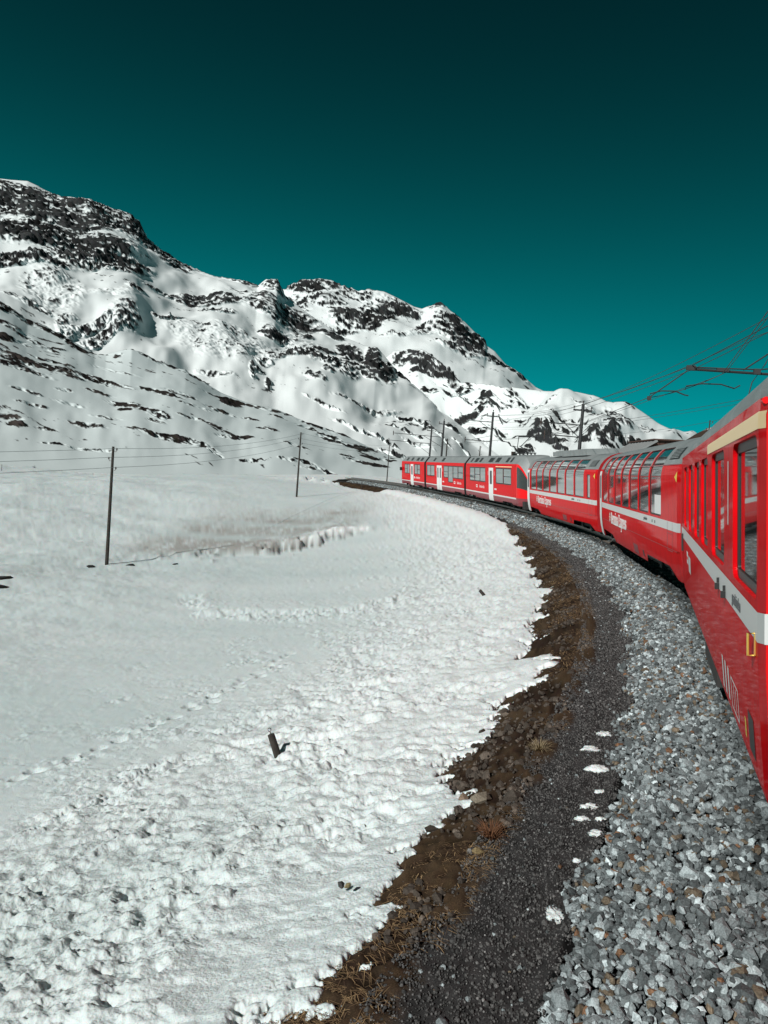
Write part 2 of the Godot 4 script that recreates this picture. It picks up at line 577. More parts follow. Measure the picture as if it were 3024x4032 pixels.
func footprints() -> Array:
	var out := []
	var path := [Vector2(-5.6, 11.2), Vector2(-4.3, 13.0), Vector2(-3.3, 15.5), Vector2(-2.7, 17.5), Vector2(-1.9, 20.0)]
	for k in path.size() - 1:
		for j in 7:
			out.append(path[k].lerp(path[k + 1], j / 7.0) + Vector2(rng.randf_range(-0.18, 0.18), rng.randf_range(-0.2, 0.2)))
	return out


# ---------------------------------------------------------------- mountains
var m_az := PackedFloat32Array()
var m_top := PackedFloat32Array()
var m_soft := PackedFloat32Array()
var m_curve := 1.0
var m_mask := PackedFloat32Array()
var m_rows := 0
var m_y0 := 0.0
var m_shape := Vector4.ZERO
var m_base := Vector3.ZERO


func m_near(az: float) -> float:
	return lerpf(m_shape.x, m_base.x, smoothstep(m_base.y, m_base.z, az))


func m_reach(az: float) -> float:
	return lerpf(m_shape.y, m_shape.z, clampf((az + 8.0) / 16.0, 0.0, 1.0))


func m_height(c: int, t: float) -> float:
	return m_y0 + (lerpf(m_soft[c], m_top[c], t * t * t) - m_y0) * pow(t, m_curve)


func outcrop(az: float, y: float, wide: float, tall: float, turn: float, strength: float) -> void:
	var ca := cos(deg_to_rad(turn))
	var sa := sin(deg_to_rad(turn))
	var cols := m_az.size()
	var reach := maxf(wide, tall) * 1.52
	for c in cols:
		var t0 := clampf((y - m_y0) / (lerpf(m_soft[c], m_top[c], 0.4) - m_y0), 0.0, 1.0)
		t0 = pow(t0, 1.0 / m_curve)
		var r := m_near(m_az[c]) + (m_reach(m_az[c]) - m_near(m_az[c])) * pow(t0, m_shape.w)
		var dx := deg_to_rad(m_az[c] - az) * r
		if absf(dx) > reach:
			continue
		for w in range(0, m_rows):
			var dy := m_height(c, float(w) / (m_rows - 1)) - y
			if absf(dy) > reach:
				continue
			var u := (dx * ca - dy * sa) / wide
			var v := (dx * sa + dy * ca) / tall
			var g := strength * (1.0 - smoothstep(0.6, 2.3, u * u + v * v))
			if g > m_mask[w * cols + c]:
				m_mask[w * cols + c] = g


func massif_outcrops() -> void:
	outcrop(-24.96, 489.2, 211.6, 57.1, -2, 0.84)
	outcrop(-24.86, 376.5, 139.2, 31.6, -4, 1.05)
	outcrop(-20.89, 496.1, 92.0, 47.6, 6, 0.80)
	outcrop(-20.96, 341.9, 70.4, 23.5, -9, 0.95)
	outcrop(-26.37, 295.2, 66.3, 13.3, -4, 0.90)
	outcrop(-19.04, 499.8, 28.7, 39.7, 26, 0.95)
	outcrop(-17.22, 446.2, 46.1, 22.0, 31, 0.85)
	outcrop(-15.94, 434.7, 27.8, 20.0, 16, 0.60)
	outcrop(-23.98, 241.6, 36.7, 32.2, -4, 0.30)
	outcrop(-24.68, 192.1, 38.5, 8.4, 4, 0.50)
	outcrop(-23.11, 161.9, 9.9, 19.9, -4, 0.55)
	outcrop(-21.28, 178.6, 31.1, 8.3, -39, 0.62)
	outcrop(-20.47, 161.7, 40.3, 8.7, -42, 0.62)
	outcrop(-19.22, 197.0, 18.2, 25.5, -4, 0.48)
	outcrop(-18.80, 271.3, 12.5, 10.0, -4, 0.50)
	outcrop(-16.68, 311.7, 38.6, 6.4, 1, 0.50)
	outcrop(-16.45, 231.3, 21.0, 5.6, 1, 0.75)
	outcrop(-13.36, 308.3, 57.2, 15.3, -9, 0.72)
	outcrop(-13.09, 271.6, 26.9, 9.0, -4, 0.70)
	outcrop(-14.99, 315.9, 20.9, 5.7, -4, 0.50)
	outcrop(-14.56, 442.6, 51.4, 10.3, 18, 0.50)
	outcrop(-12.93, 430.6, 36.6, 8.0, 6, 0.55)
	outcrop(-11.31, 421.6, 29.4, 12.4, 1, 0.70)
	outcrop(-9.16, 415.5, 28.9, 22.2, -4, 0.75)
	outcrop(-8.50, 413.5, 13.7, 29.7, 6, 0.90)
	outcrop(-13.11, 324.0, 58.7, 9.8, -4, 0.70)
	outcrop(-9.29, 305.6, 53.2, 14.5, 6, 0.62)
	outcrop(-7.18, 331.9, 42.1, 23.2, 24, 0.85)
	outcrop(-8.94, 245.7, 24.7, 10.6, 1, 0.90)
	outcrop(-6.98, 277.4, 21.2, 9.7, 6, 0.70)
	outcrop(-4.81, 295.7, 26.9, 8.3, 26, 0.80)
	outcrop(-9.61, 163.9, 11.9, 8.9, -4, 0.60)
	outcrop(-8.70, 183.4, 19.6, 8.6, -9, 0.60)
	outcrop(-7.26, 190.0, 24.3, 11.3, -4, 0.85)
	outcrop(-6.05, 198.2, 11.7, 21.7, -4, 0.70)
	outcrop(-5.64, 225.2, 64.1, 5.3, -7, 0.80)
	outcrop(-4.79, 184.6, 18.2, 14.9, -4, 0.80)
	outcrop(-4.85, 144.2, 9.0, 9.7, -4, 0.75)
	outcrop(-3.85, 177.7, 26.4, 24.7, 36, 0.58)
	outcrop(-3.40, 245.8, 24.1, 17.3, 26, 0.85)
	outcrop(-2.63, 192.5, 39.0, 7.8, 41, 0.72)
	outcrop(-1.67, 235.2, 12.4, 28.5, -4, 0.90)
	outcrop(-1.12, 197.6, 19.6, 33.9, -44, 0.95)
	outcrop(-1.11, 190.2, 35.1, 14.0, 46, 0.95)
	outcrop(0.24, 200.1, 30.2, 8.5, 34, 0.90)
	outcrop(-10.35, 133.6, 4.1, 12.4, -4, 0.68)
	outcrop(-9.18, 119.3, 3.3, 8.0, -4, 0.70)
	outcrop(-9.83, 140.2, 7.0, 3.5, -4, 0.60)
	outcrop(-12.04, 188.3, 61.6, 32.3, -4, 0.28)
	outcrop(-5.90, 124.7, 17.5, 5.6, 31, 0.50)
	outcrop(-1.75, 100.6, 42.4, 4.1, -4, 0.50)
	outcrop(1.44, 84.4, 23.5, 3.5, 29, 0.70)
	outcrop(-13.06, 120.1, 23.5, 4.6, 11, 0.40)
	outcrop(-20.02, 245.6, 31.5, 9.5, -4, 0.30)
	outcrop(-14.61, 201.2, 39.0, 15.6, 16, 0.25)
	outcrop(-7.37, 242.9, 54.1, 18.0, 16, 0.35)
	outcrop(-10.21, 348.2, 51.5, 14.4, 11, 0.50)
	outcrop(2.26, 73.8, 30.5, 2.7, 34, 0.78)
	outcrop(0.92, 59.1, 27.7, 1.8, 30, 0.68)
	outcrop(3.36, 53.4, 25.6, 1.9, 34, 0.65)
	outcrop(0.38, 20.7, 12.5, 1.5, 16, 0.70)
	outcrop(4.85, 77.4, 18.4, 3.8, 28, 0.75)
	outcrop(-0.37, 36.2, 16.2, 1.6, 26, 0.65)
	outcrop(2.04, 37.0, 19.7, 1.7, 26, 0.65)
	outcrop(5.46, 45.2, 19.9, 2.0, 31, 0.65)
	outcrop(-2.83, 47.5, 22.2, 1.7, 21, 0.60)
	outcrop(-5.00, 78.6, 24.5, 1.8, 24, 0.55)
func summit_outcrops() -> void:
	outcrop(-6.93, 666.0, 67.2, 38.9, 6, 0.85)
	outcrop(-6.15, 699.3, 71.6, 14.3, 1, 0.60)
	outcrop(-3.72, 686.0, 89.9, 21.6, 6, 0.70)
	outcrop(-5.64, 588.0, 75.8, 23.6, 6, 0.70)
	outcrop(-3.15, 511.5, 77.5, 29.1, 6, 0.85)
	outcrop(-4.06, 465.1, 40.5, 12.5, 6, 0.70)
	outcrop(-1.56, 563.3, 57.0, 40.2, 11, 0.90)
	outcrop(0.15, 607.6, 73.3, 22.7, 8, 0.90)
	outcrop(-2.32, 640.9, 87.6, 22.8, 11, 0.62)
	outcrop(1.12, 600.4, 31.6, 17.6, 6, 0.60)
	outcrop(-4.92, 644.9, 78.3, 17.4, 6, 0.50)
	outcrop(-0.47, 645.4, 71.0, 14.2, 16, 0.50)
	outcrop(2.97, 653.2, 32.4, 9.0, -4, 0.80)
	outcrop(2.27, 541.3, 43.9, 33.8, -34, 0.60)
	outcrop(3.93, 531.6, 61.3, 42.6, 31, 0.95)
	outcrop(5.05, 484.7, 64.0, 40.4, 26, 0.98)
	outcrop(6.10, 531.9, 25.1, 43.0, 31, 0.85)
	outcrop(3.76, 435.0, 38.1, 15.9, 6, 0.80)
	outcrop(7.03, 434.6, 57.9, 18.7, 21, 0.90)
	outcrop(5.39, 419.8, 35.4, 11.3, 6, 0.60)
	outcrop(1.92, 488.0, 52.0, 13.0, -29, 0.50)
	outcrop(-0.10, 450.6, 40.7, 7.8, -4, 0.50)
	outcrop(4.21, 593.3, 21.3, 35.6, 26, 0.50)
	outcrop(2.81, 606.0, 35.0, 21.0, 26, 0.40)
	outcrop(8.37, 407.4, 24.4, 10.5, 26, 0.60)
	outcrop(9.42, 377.9, 24.5, 10.5, 26, 0.60)
	outcrop(-7.55, 573.0, 50.5, 26.9, 36, 0.60)
func knoll_outcrops() -> void:
	outcrop(0.68, 247.9, 27.4, 10.8, 1, 0.60)
	outcrop(2.64, 227.3, 40.2, 15.3, 18, 0.85)
	outcrop(4.42, 208.6, 22.6, 12.2, 31, 0.92)
	outcrop(2.12, 213.6, 22.9, 7.6, -4, 0.80)
	outcrop(2.67, 161.3, 16.7, 6.5, 6, 0.80)
	outcrop(4.93, 168.6, 29.6, 7.4, -9, 0.80)
	outcrop(6.87, 155.2, 10.8, 9.9, -4, 0.90)
	outcrop(5.62, 189.5, 11.2, 4.6, 6, 0.60)
	outcrop(5.47, 123.1, 24.3, 6.3, -19, 0.70)
	outcrop(4.23, 165.6, 14.8, 4.6, -4, 0.70)
	outcrop(5.28, 180.5, 20.4, 5.6, 6, 0.70)
	outcrop(5.70, 125.5, 27.0, 6.3, -19, 0.80)
	outcrop(7.12, 136.6, 28.6, 2.7, -4, 0.70)
	outcrop(8.97, 167.1, 28.5, 5.3, 21, 0.62)
	outcrop(9.27, 156.3, 19.3, 5.3, 6, 0.72)
	outcrop(8.07, 181.5, 16.2, 5.4, 6, 0.50)
	outcrop(11.87, 115.6, 15.3, 2.3, -4, 0.80)
	outcrop(12.77, 89.6, 32.7, 3.4, 11, 0.80)
	outcrop(9.86, 107.5, 13.7, 8.1, 36, 0.80)
	outcrop(10.92, 73.0, 15.6, 11.3, 16, 0.90)
	outcrop(11.65, 65.5, 25.0, 5.9, 31, 0.85)
	outcrop(14.50, 54.4, 10.2, 5.1, -4, 0.90)
	outcrop(15.91, 55.5, 8.2, 4.1, -14, 0.90)
	outcrop(15.29, 117.5, 18.4, 6.9, 11, 0.85)
	outcrop(15.00, 133.2, 20.9, 3.2, -4, 0.80)
	outcrop(16.18, 137.1, 23.3, 4.2, 41, 0.82)
	outcrop(17.07, 95.0, 10.1, 5.0, 6, 0.80)
	outcrop(15.87, 69.2, 12.5, 2.5, -4, 0.80)
	outcrop(17.24, 112.7, 24.9, 3.1, 26, 0.80)
	outcrop(16.81, 64.2, 7.4, 1.9, -4, 0.80)
	outcrop(15.01, 89.4, 3.4, 4.1, -4, 0.70)
	outcrop(16.98, 50.5, 18.4, 3.5, -4, 0.80)
	outcrop(11.67, 36.7, 8.2, 4.1, -4, 0.70)
	outcrop(6.15, 88.6, 19.4, 7.1, 16, 0.60)
	outcrop(8.34, 98.0, 11.9, 5.1, -4, 0.60)
	outcrop(9.06, 58.5, 29.8, 3.1, 26, 0.72)
	outcrop(13.16, 43.8, 11.9, 2.7, 26, 0.60)
	outcrop(13.81, 144.7, 16.4, 3.3, 16, 0.60)
	outcrop(11.19, 152.7, 17.1, 2.6, 1, 0.60)
	outcrop(18.38, 100.5, 10.8, 2.3, 21, 0.70)
	outcrop(13.69, 65.8, 8.4, 2.4, -4, 0.60)
	outcrop(10.25, 133.3, 15.0, 3.3, 6, 0.60)
	outcrop(7.39, 92.4, 10.4, 4.4, -4, 0.60)
	outcrop(12.39, 67.1, 8.8, 3.2, -4, 0.60)
	outcrop(18.13, 76.3, 15.0, 2.0, 11, 0.70)
	outcrop(6.38, 91.4, 17.7, 10.6, 26, 0.80)
	outcrop(8.82, 62.2, 33.6, 6.4, 41, 0.80)
	outcrop(8.10, 80.7, 21.9, 5.1, 36, 0.75)
	outcrop(9.85, 51.3, 14.6, 6.6, 26, 0.80)
	outcrop(12.01, 86.9, 11.1, 2.8, 6, 0.70)
	outcrop(13.22, 116.5, 16.4, 2.2, 11, 0.65)
func slope_outcrops() -> void:
	outcrop(-26.93, 111.9, 6.4, 4.3, 16, 0.90)
	outcrop(-25.92, 106.6, 13.7, 2.6, 26, 0.85)
	outcrop(-24.80, 104.1, 20.8, 3.0, 26, 0.70)
	outcrop(-23.36, 95.9, 15.5, 2.6, 31, 0.85)
	outcrop(-22.36, 86.4, 10.2, 2.1, 31, 0.90)
	outcrop(-25.22, 84.4, 19.3, 2.0, 24, 0.70)
	outcrop(-26.77, 77.8, 6.5, 3.4, 6, 0.90)
	outcrop(-26.36, 90.9, 15.3, 2.0, 24, 0.70)
	outcrop(-25.57, 77.0, 4.7, 1.9, 6, 0.70)
	outcrop(-23.78, 79.7, 8.8, 1.2, 1, 0.60)
	outcrop(-21.25, 84.8, 10.4, 1.3, 1, 0.90)
	outcrop(-18.89, 92.7, 16.5, 1.3, -7, 0.90)
	outcrop(-19.66, 84.1, 3.8, 2.1, -44, 0.80)
	outcrop(-17.54, 87.6, 14.7, 2.2, 24, 0.90)
	outcrop(-16.57, 83.5, 14.7, 2.2, 21, 0.90)
	outcrop(-25.60, 60.5, 28.8, 2.2, 11, 0.80)
	outcrop(-26.41, 52.1, 18.7, 2.0, 11, 0.80)
	outcrop(-23.73, 63.4, 12.7, 1.1, 11, 0.80)
	outcrop(-26.09, 55.7, 10.4, 1.0, 11, 0.70)
	outcrop(-24.45, 55.9, 22.8, 1.8, 9, 0.80)
	outcrop(-22.45, 55.0, 23.3, 1.5, 11, 0.80)
	outcrop(-25.48, 48.9, 14.9, 1.4, 11, 0.80)
	outcrop(-20.41, 53.8, 17.7, 1.8, 11, 0.72)
	outcrop(-22.43, 50.4, 5.7, 1.4, 6, 0.70)
	outcrop(-25.28, 32.9, 7.3, 0.9, 8, 0.80)
	outcrop(-23.00, 38.1, 4.2, 1.0, 1, 0.80)
	outcrop(-16.77, 48.3, 12.4, 1.8, 16, 0.85)
	outcrop(-15.27, 48.7, 11.2, 1.5, 14, 0.85)
	outcrop(-15.93, 45.3, 8.7, 1.1, 11, 0.80)
	outcrop(-20.67, 41.3, 7.5, 1.0, 6, 0.70)
	outcrop(-11.75, 52.7, 8.3, 3.7, 10, 1.20)
	outcrop(-18.36, 32.5, 14.2, 1.9, 11, 0.85)
	outcrop(-16.67, 26.5, 6.2, 2.2, 11, 0.85)
	outcrop(-16.84, 22.0, 4.7, 1.2, 11, 0.80)
	outcrop(-12.46, 39.9, 10.5, 1.5, 11, 0.85)
	outcrop(-14.14, 27.0, 9.7, 1.0, 6, 0.80)
	outcrop(-12.75, 24.3, 4.2, 1.0, 4, 0.80)
	outcrop(-19.00, 29.8, 4.4, 0.9, 6, 0.70)
	outcrop(-26.38, 16.3, 6.2, 1.3, 6, 0.90)
	outcrop(-25.78, 12.2, 4.0, 1.0, 6, 0.90)
	outcrop(-23.98, 11.5, 4.0, 0.7, 6, 0.70)
	outcrop(-21.37, 16.6, 7.6, 1.4, 8, 0.85)
	outcrop(-11.29, 17.4, 9.2, 1.5, 4, 0.90)
	outcrop(-15.41, 11.0, 14.2, 1.6, 8, 0.95)
	outcrop(-14.03, 8.5, 11.3, 1.0, 11, 0.90)
	outcrop(-12.63, 4.9, 3.9, 0.7, 16, 0.80)
	outcrop(-9.95, 2.7, 5.8, 0.7, 4, 0.80)
	outcrop(-23.47, 3.9, 4.4, 0.4, 1, 0.80)
	outcrop(-21.10, 2.5, 7.3, 0.6, 4, 0.85)
	outcrop(-20.31, 2.3, 3.5, 0.6, 4, 0.80)
	outcrop(-4.37, 29.1, 9.7, 3.2, 16, 0.95)
	outcrop(-6.05, 36.6, 9.1, 1.2, 11, 0.80)
	outcrop(-8.40, 43.2, 5.8, 1.6, 8, 0.80)
	outcrop(-5.86, 2.8, 7.1, 0.8, 10, 0.85)
	outcrop(-4.36, 0.1, 6.7, 1.0, 18, 0.95)
	outcrop(-7.46, 3.2, 4.0, 0.8, 4, 0.80)
	outcrop(-5.83, 0.2, 5.2, 0.5, 4, 0.80)
	outcrop(-2.51, 21.5, 13.6, 1.2, 11, 0.85)
	outcrop(-1.05, 20.9, 16.2, 1.3, 8, 0.85)
	outcrop(-1.54, 8.8, 14.8, 1.3, 8, 0.85)
	outcrop(-3.02, 13.1, 5.5, 0.7, 6, 0.80)
	outcrop(-0.63, 13.3, 11.5, 1.2, 6, 0.80)
	outcrop(-14.10, 72.8, 26.9, 2.2, 21, 0.85)
	outcrop(-9.71, 51.1, 36.2, 1.3, 8, 0.75)
	outcrop(-4.89, 37.4, 23.2, 1.3, 14, 0.70)
	outcrop(-19.75, 65.9, 15.7, 1.2, 8, 0.50)
	outcrop(-14.29, 38.5, 10.6, 1.1, 8, 0.60)
	outcrop(-8.93, 26.0, 7.1, 1.1, 6, 0.60)
	outcrop(-6.83, 14.1, 7.6, 1.0, 8, 0.60)
	outcrop(-22.61, 29.2, 7.9, 0.9, 6, 0.50)
	outcrop(-10.32, 35.6, 6.0, 1.1, 8, 0.70)
	outcrop(-17.99, 14.5, 5.4, 0.8, 4, 0.50)
	outcrop(-20.19, 21.7, 7.5, 0.9, 6, 0.50)
	outcrop(-24.91, 25.3, 6.9, 0.9, 4, 0.50)


func mountain(called: String, label: String, ridge: Array, shape: Vector4, y0: float, lo: float, hi: float, fine_lo: float, fine_hi: float, rows: int, look: Dictionary) -> void:
	m_az = PackedFloat32Array()
	m_top = PackedFloat32Array()
	m_soft = PackedFloat32Array()
	m_curve = look.curve
	var a := lo
	while a <= hi:
		m_az.append(a)
		a += 0.068 if a >= fine_lo and a < fine_hi else 0.5
	m_shape = shape
	m_base = look.base
	m_y0 = y0
	m_rows = rows
	var cols := m_az.size()
	for c in cols:
		m_top.append(maxf(eye.y + m_reach(m_az[c]) * tan(deg_to_rad(table(ridge, m_az[c]))), y0 + 4.0))
		var sum := 0.0
		for e in 13:
			sum += table(ridge, m_az[c] + (e - 6) * 0.6)
		m_soft.append(maxf(eye.y + m_reach(m_az[c]) * tan(deg_to_rad(sum / 13.0)), y0 + 4.0))
	m_mask = PackedFloat32Array()
	m_mask.resize(cols * rows)
	match called:
		"massif": massif_outcrops()
		"summit": summit_outcrops()
		"knoll": knoll_outcrops()
		"slope": slope_outcrops()
	var unit: float = look.unit
	var broad := noise(1.0 / (unit * 85.0), 2, look.seed, 0.35)
	var crag := noise(1.0 / (unit * 4.4), 3, look.seed + 1, 0.78)
	var clumps := noise(1.0 / (unit * 26.0), 3, look.seed + 5, 0.55)
	var strata := noise(1.0 / (unit * 22.0), 3, look.seed + 2)
	var lean := deg_to_rad(look.lean)
	var cl := cos(lean)
	var sl := sin(lean)
	var stretch: float = look.stretch
	var back := 4
	var pos := PackedVector3Array()
	var col := PackedColorArray()
	pos.resize(cols * (rows + back))
	col.resize(pos.size())
	var snow: Color = look.snow
	var rock: Color = look.rock
	for w in rows + back:
		var t := minf(float(w) / (rows - 1), 1.0)
		var over := maxi(w - rows + 1, 0)
		var env := smoothstep(0.0, 0.4, t) * (1.0 - 0.85 * smoothstep(0.9, 1.0, t))
		for c in cols:
			var k := w * cols + c
			var y := m_height(c, t)
			var r := m_near(m_az[c]) + (m_reach(m_az[c]) - m_near(m_az[c])) * pow(t, shape.w)
			var az := deg_to_rad(m_az[c])
			var x := sin(az) * r
			var f := cos(az) * r
			var m := m_mask[mini(w, rows - 1) * cols + c]
			var along := az * m_shape.y
			var u := (along * cl - y * sl) / stretch
			var v := along * sl + y * cl
			var nf := 1.7 * crag.get_noise_2d(u, v)
			var nb := broad.get_noise_2d(along + y * 0.5, y * 1.3 - along * 0.3)
			var loose: float = maxf(0.0, strata.get_noise_2d(u * 0.55 + 300.0, v * 1.3) * 1.6 - 0.12) * look.speck
			var m_val := maxf(m, minf(loose * smoothstep(0.03, 0.2, t), 0.6))
			if look.banded > 0.0:
				nf = lerpf(nf, 1.8 * crag.get_noise_2d(u * 0.42 + 500.0, v * 1.05), look.banded * smoothstep(0.6, 0.75, t))
			var nl := broad.get_noise_2d(along * 3.1 + 900.0, y * 3.6)
			y += env * look.swell * unit * (nb + 0.22 * nl)
			var g := clampf(m * 1.2, 0.0, 1.0)
			var step: float = unit * look.step
			var lay := (y + unit * 9.0 * strata.get_noise_2d(along, y)) / step
			var fr := lay - floorf(lay)
			var riser := smoothstep(0.2, 0.85, fr)
			y += g * look.lip * (riser - fr) * step * (1.0 if over == 0 else 0.0)
			y += unit * 1.1 * nf * (g + 0.008) * (1.0 - 0.6 * smoothstep(0.97, 1.0, t))
			r -= g * unit * (look.proud + 2.2 * nf) * (1.0 - smoothstep(0.97, 1.0, t))
			r += over * unit * 12.0
			y -= over * unit * 7.0
			pos[k] = Vector3(sin(az) * r, y, -cos(az) * r)
			var steep := 4.0 * riser * (1.0 - riser)
			var nm := 1.6 * clumps.get_noise_2d(u * 0.8, v)
			var val: float = m_val * 0.85 + nf * (0.36 + 0.24 * g) + nm * (0.14 + 0.14 * g) - look.bare + (0.45 + 0.35 * look.banded) * (steep - 0.5) * g
			var amount := smoothstep(-0.03, 0.07, val)
			var tone := 0.8 + 0.7 * nl + 0.4 * nm
			var bare := Color(rock.r * tone, rock.g * tone, rock.b * tone)
			col[k] = snow.lerp(bare, amount)
	var o := place("mountain" if called != "slope" else "hill", grid(pos, cols, rows + back, col, M.mountain), self)
	tag(o, label, "", "", "structure")


func build_mountains() -> void:
	var grey := Color(0.025, 0.0265, 0.027)
	mountain("massif", "high snowy massif with a dark banded cliff at its top", MASSIF_RIDGE, Vector4(650, 1900, 1300, 0.85), -10, -48, 9.5, -30, 9.0, 280, {"unit": 2.47, "seed": 101, "lean": 6.0, "stretch": 3.0, "step": 6.5, "swell": 8.0, "proud": 5.0, "bare": 0.43, "rock": grey, "snow": Color(0.62, 0.67, 0.67), "lip": 0.85, "banded": 0.9, "speck": 0.42, "curve": 1.0, "base": Vector3(650, 0, 1)})
	mountain("summit", "twin rocky snow summits behind the massif", SUMMIT_RIDGE, Vector4(1900, 3000, 3000, 0.9), 120, -12, 15, -10.5, 13.0, 150, {"unit": 3.9, "seed": 201, "lean": 22.0, "stretch": 2.8, "step": 8.0, "swell": 8.0, "proud": 4.0, "bare": 0.43, "rock": grey, "snow": Color(0.62, 0.67, 0.67), "lip": 0.85, "banded": 0.4, "speck": 0.55, "curve": 1.0, "base": Vector3(1900, 0, 1)})
	mountain("knoll", "hummocky snow foothill with scattered dark outcrops behind the train", KNOLL_RIDGE, Vector4(1400, 1800, 1500, 0.9), -6, -4, 44, -3.2, 28.0, 190, {"unit": 1.95, "seed": 301, "lean": 16.0, "stretch": 3.6, "step": 9.0, "swell": 16.0, "proud": 3.0, "bare": 0.43, "rock": grey, "snow": Color(0.62, 0.67, 0.67), "lip": 0.85, "banded": 0.0, "speck": 0.78, "curve": 1.0, "base": Vector3(600, 6.5, 14)})
	mountain("slope", "lower snowy hillside streaked with bare brown heath", SLOPE_RIDGE, Vector4(230, 720, 720, 0.8), -5.5, -48, 10, -29, 8.0, 230, {"unit": 0.94, "seed": 401, "lean": 14.0, "stretch": 6.0, "step": 8.0, "swell": 3.0, "proud": 0.6, "bare": 0.43, "rock": Color(0.026, 0.022, 0.02), "snow": Color(0.515, 0.58, 0.58), "lip": 0.3, "banded": 0.0, "speck": 0.45, "curve": 1.5, "base": Vector3(230, 0, 1)})
	# bare brown rise behind the barn
	var pos := PackedVector3Array()
	var col := PackedColorArray()
	var n := noise(0.05, 5, 77)
	for r in 40:
		for c in 80:
			var x := 34.0 + c * 1.3
			var f := 105.0 + r * 2.2
			var h := 16.2 * exp(-pow((x - 63.0) / 15.0, 2.0) - pow((f - 145.0) / 26.0, 2.0)) + 1.6 * n.get_noise_2d(x, f) - 1.0
			pos.append(Vector3(x, h, -f))
			var q := n.get_noise_2d(x * 3.0, f * 3.0)
			col.append(Color(0.05, 0.032, 0.026).lerp(Color(0.7, 0.7, 0.69), smoothstep(0.28, 0.36, q)))
	var o := place("hill", grid(pos, 80, 40, col, M.mountain), self)
	tag(o, "low bare brown rise behind the wooden barn roof", "", "", "structure")


# ---------------------------------------------------------------- stones, grit and grass
func rock_mesh(seed_: int, material: Material, flat_sides := 4) -> ArrayMesh:
	var r := RandomNumberGenerator.new()
	r.seed = seed_
	var g := (1.0 + sqrt(5.0)) / 2.0
	var p := [Vector3(-1, g, 0), Vector3(1, g, 0), Vector3(-1, -g, 0), Vector3(1, -g, 0), Vector3(0, -1, g), Vector3(0, 1, g), Vector3(0, -1, -g), Vector3(0, 1, -g), Vector3(g, 0, -1), Vector3(g, 0, 1), Vector3(-g, 0, -1), Vector3(-g, 0, 1)]
	var planes := []
	for k in flat_sides:
		planes.append(Vector3(r.randfn(), r.randfn(), r.randfn()).normalized() * r.randf_range(0.5, 0.75))
	for k in 12:
		p[k] = p[k].normalized() * r.randf_range(0.8, 1.2)
		for q in planes:
			var over: float = p[k].dot(q.normalized()) - q.length()
			if over > 0.0:
				p[k] -= q.normalized() * over
	var b := MB.new()
	for f in [[0, 11, 5], [0, 5, 1], [0, 1, 7], [0, 7, 10], [0, 10, 11], [1, 5, 9], [5, 11, 4], [11, 10, 2], [10, 7, 6], [7, 1, 8], [3, 9, 4], [3, 4, 2], [3, 2, 6], [3, 6, 8], [3, 8, 9], [4, 9, 5], [2, 4, 11], [6, 2, 10], [8, 6, 7], [9, 8, 1]]:
		var nn: Vector3 = (p[f[1]] - p[f[0]]).cross(p[f[2]] - p[f[0]]).normalized()
		if nn.dot(p[f[0]] + p[f[1]] + p[f[2]]) < 0.0:
			nn = -nn
		b.tri(p[f[0]], p[f[1]], p[f[2]], nn, nn, nn)
	return b.mesh(material)


func stuff(called: String, label: String, mesh: Mesh, where: Array, tints: Array, parent: Node) -> void:
	var mm := MultiMesh.new()
	mm.transform_format = MultiMesh.TRANSFORM_3D
	mm.use_colors = true
	mm.mesh = mesh
	mm.instance_count = where.size()
	for k in where.size():
		mm.set_instance_transform(k, where[k])
		mm.set_instance_color(k, tints[k])
	var o := MultiMeshInstance3D.new()
	o.name = called
	o.multimesh = mm
	tag(o, label, "", "", "stuff")
	parent.add_child(o, true)


func spin() -> Basis:
	return Basis(Vector3(rng.randfn(), rng.randfn(), rng.randfn()).normalized(), rng.randf() * TAU)


func stone_tint() -> Color:
	var q := rng.randf()
	var b := 0.075 + 0.72 * rng.randf() * rng.randf() + 0.05 * rng.randf()
	if q < 0.028:
		return Color(0.27, 0.15, 0.085) * rng.randf_range(0.6, 1.3)
	if q < 0.09:
		return Color(0.25, 0.2, 0.14) * rng.randf_range(0.6, 1.3)
	if q < 0.2:
		b *= 1.6
	return Color(b * 1.0, b * 1.16, b * 1.19)


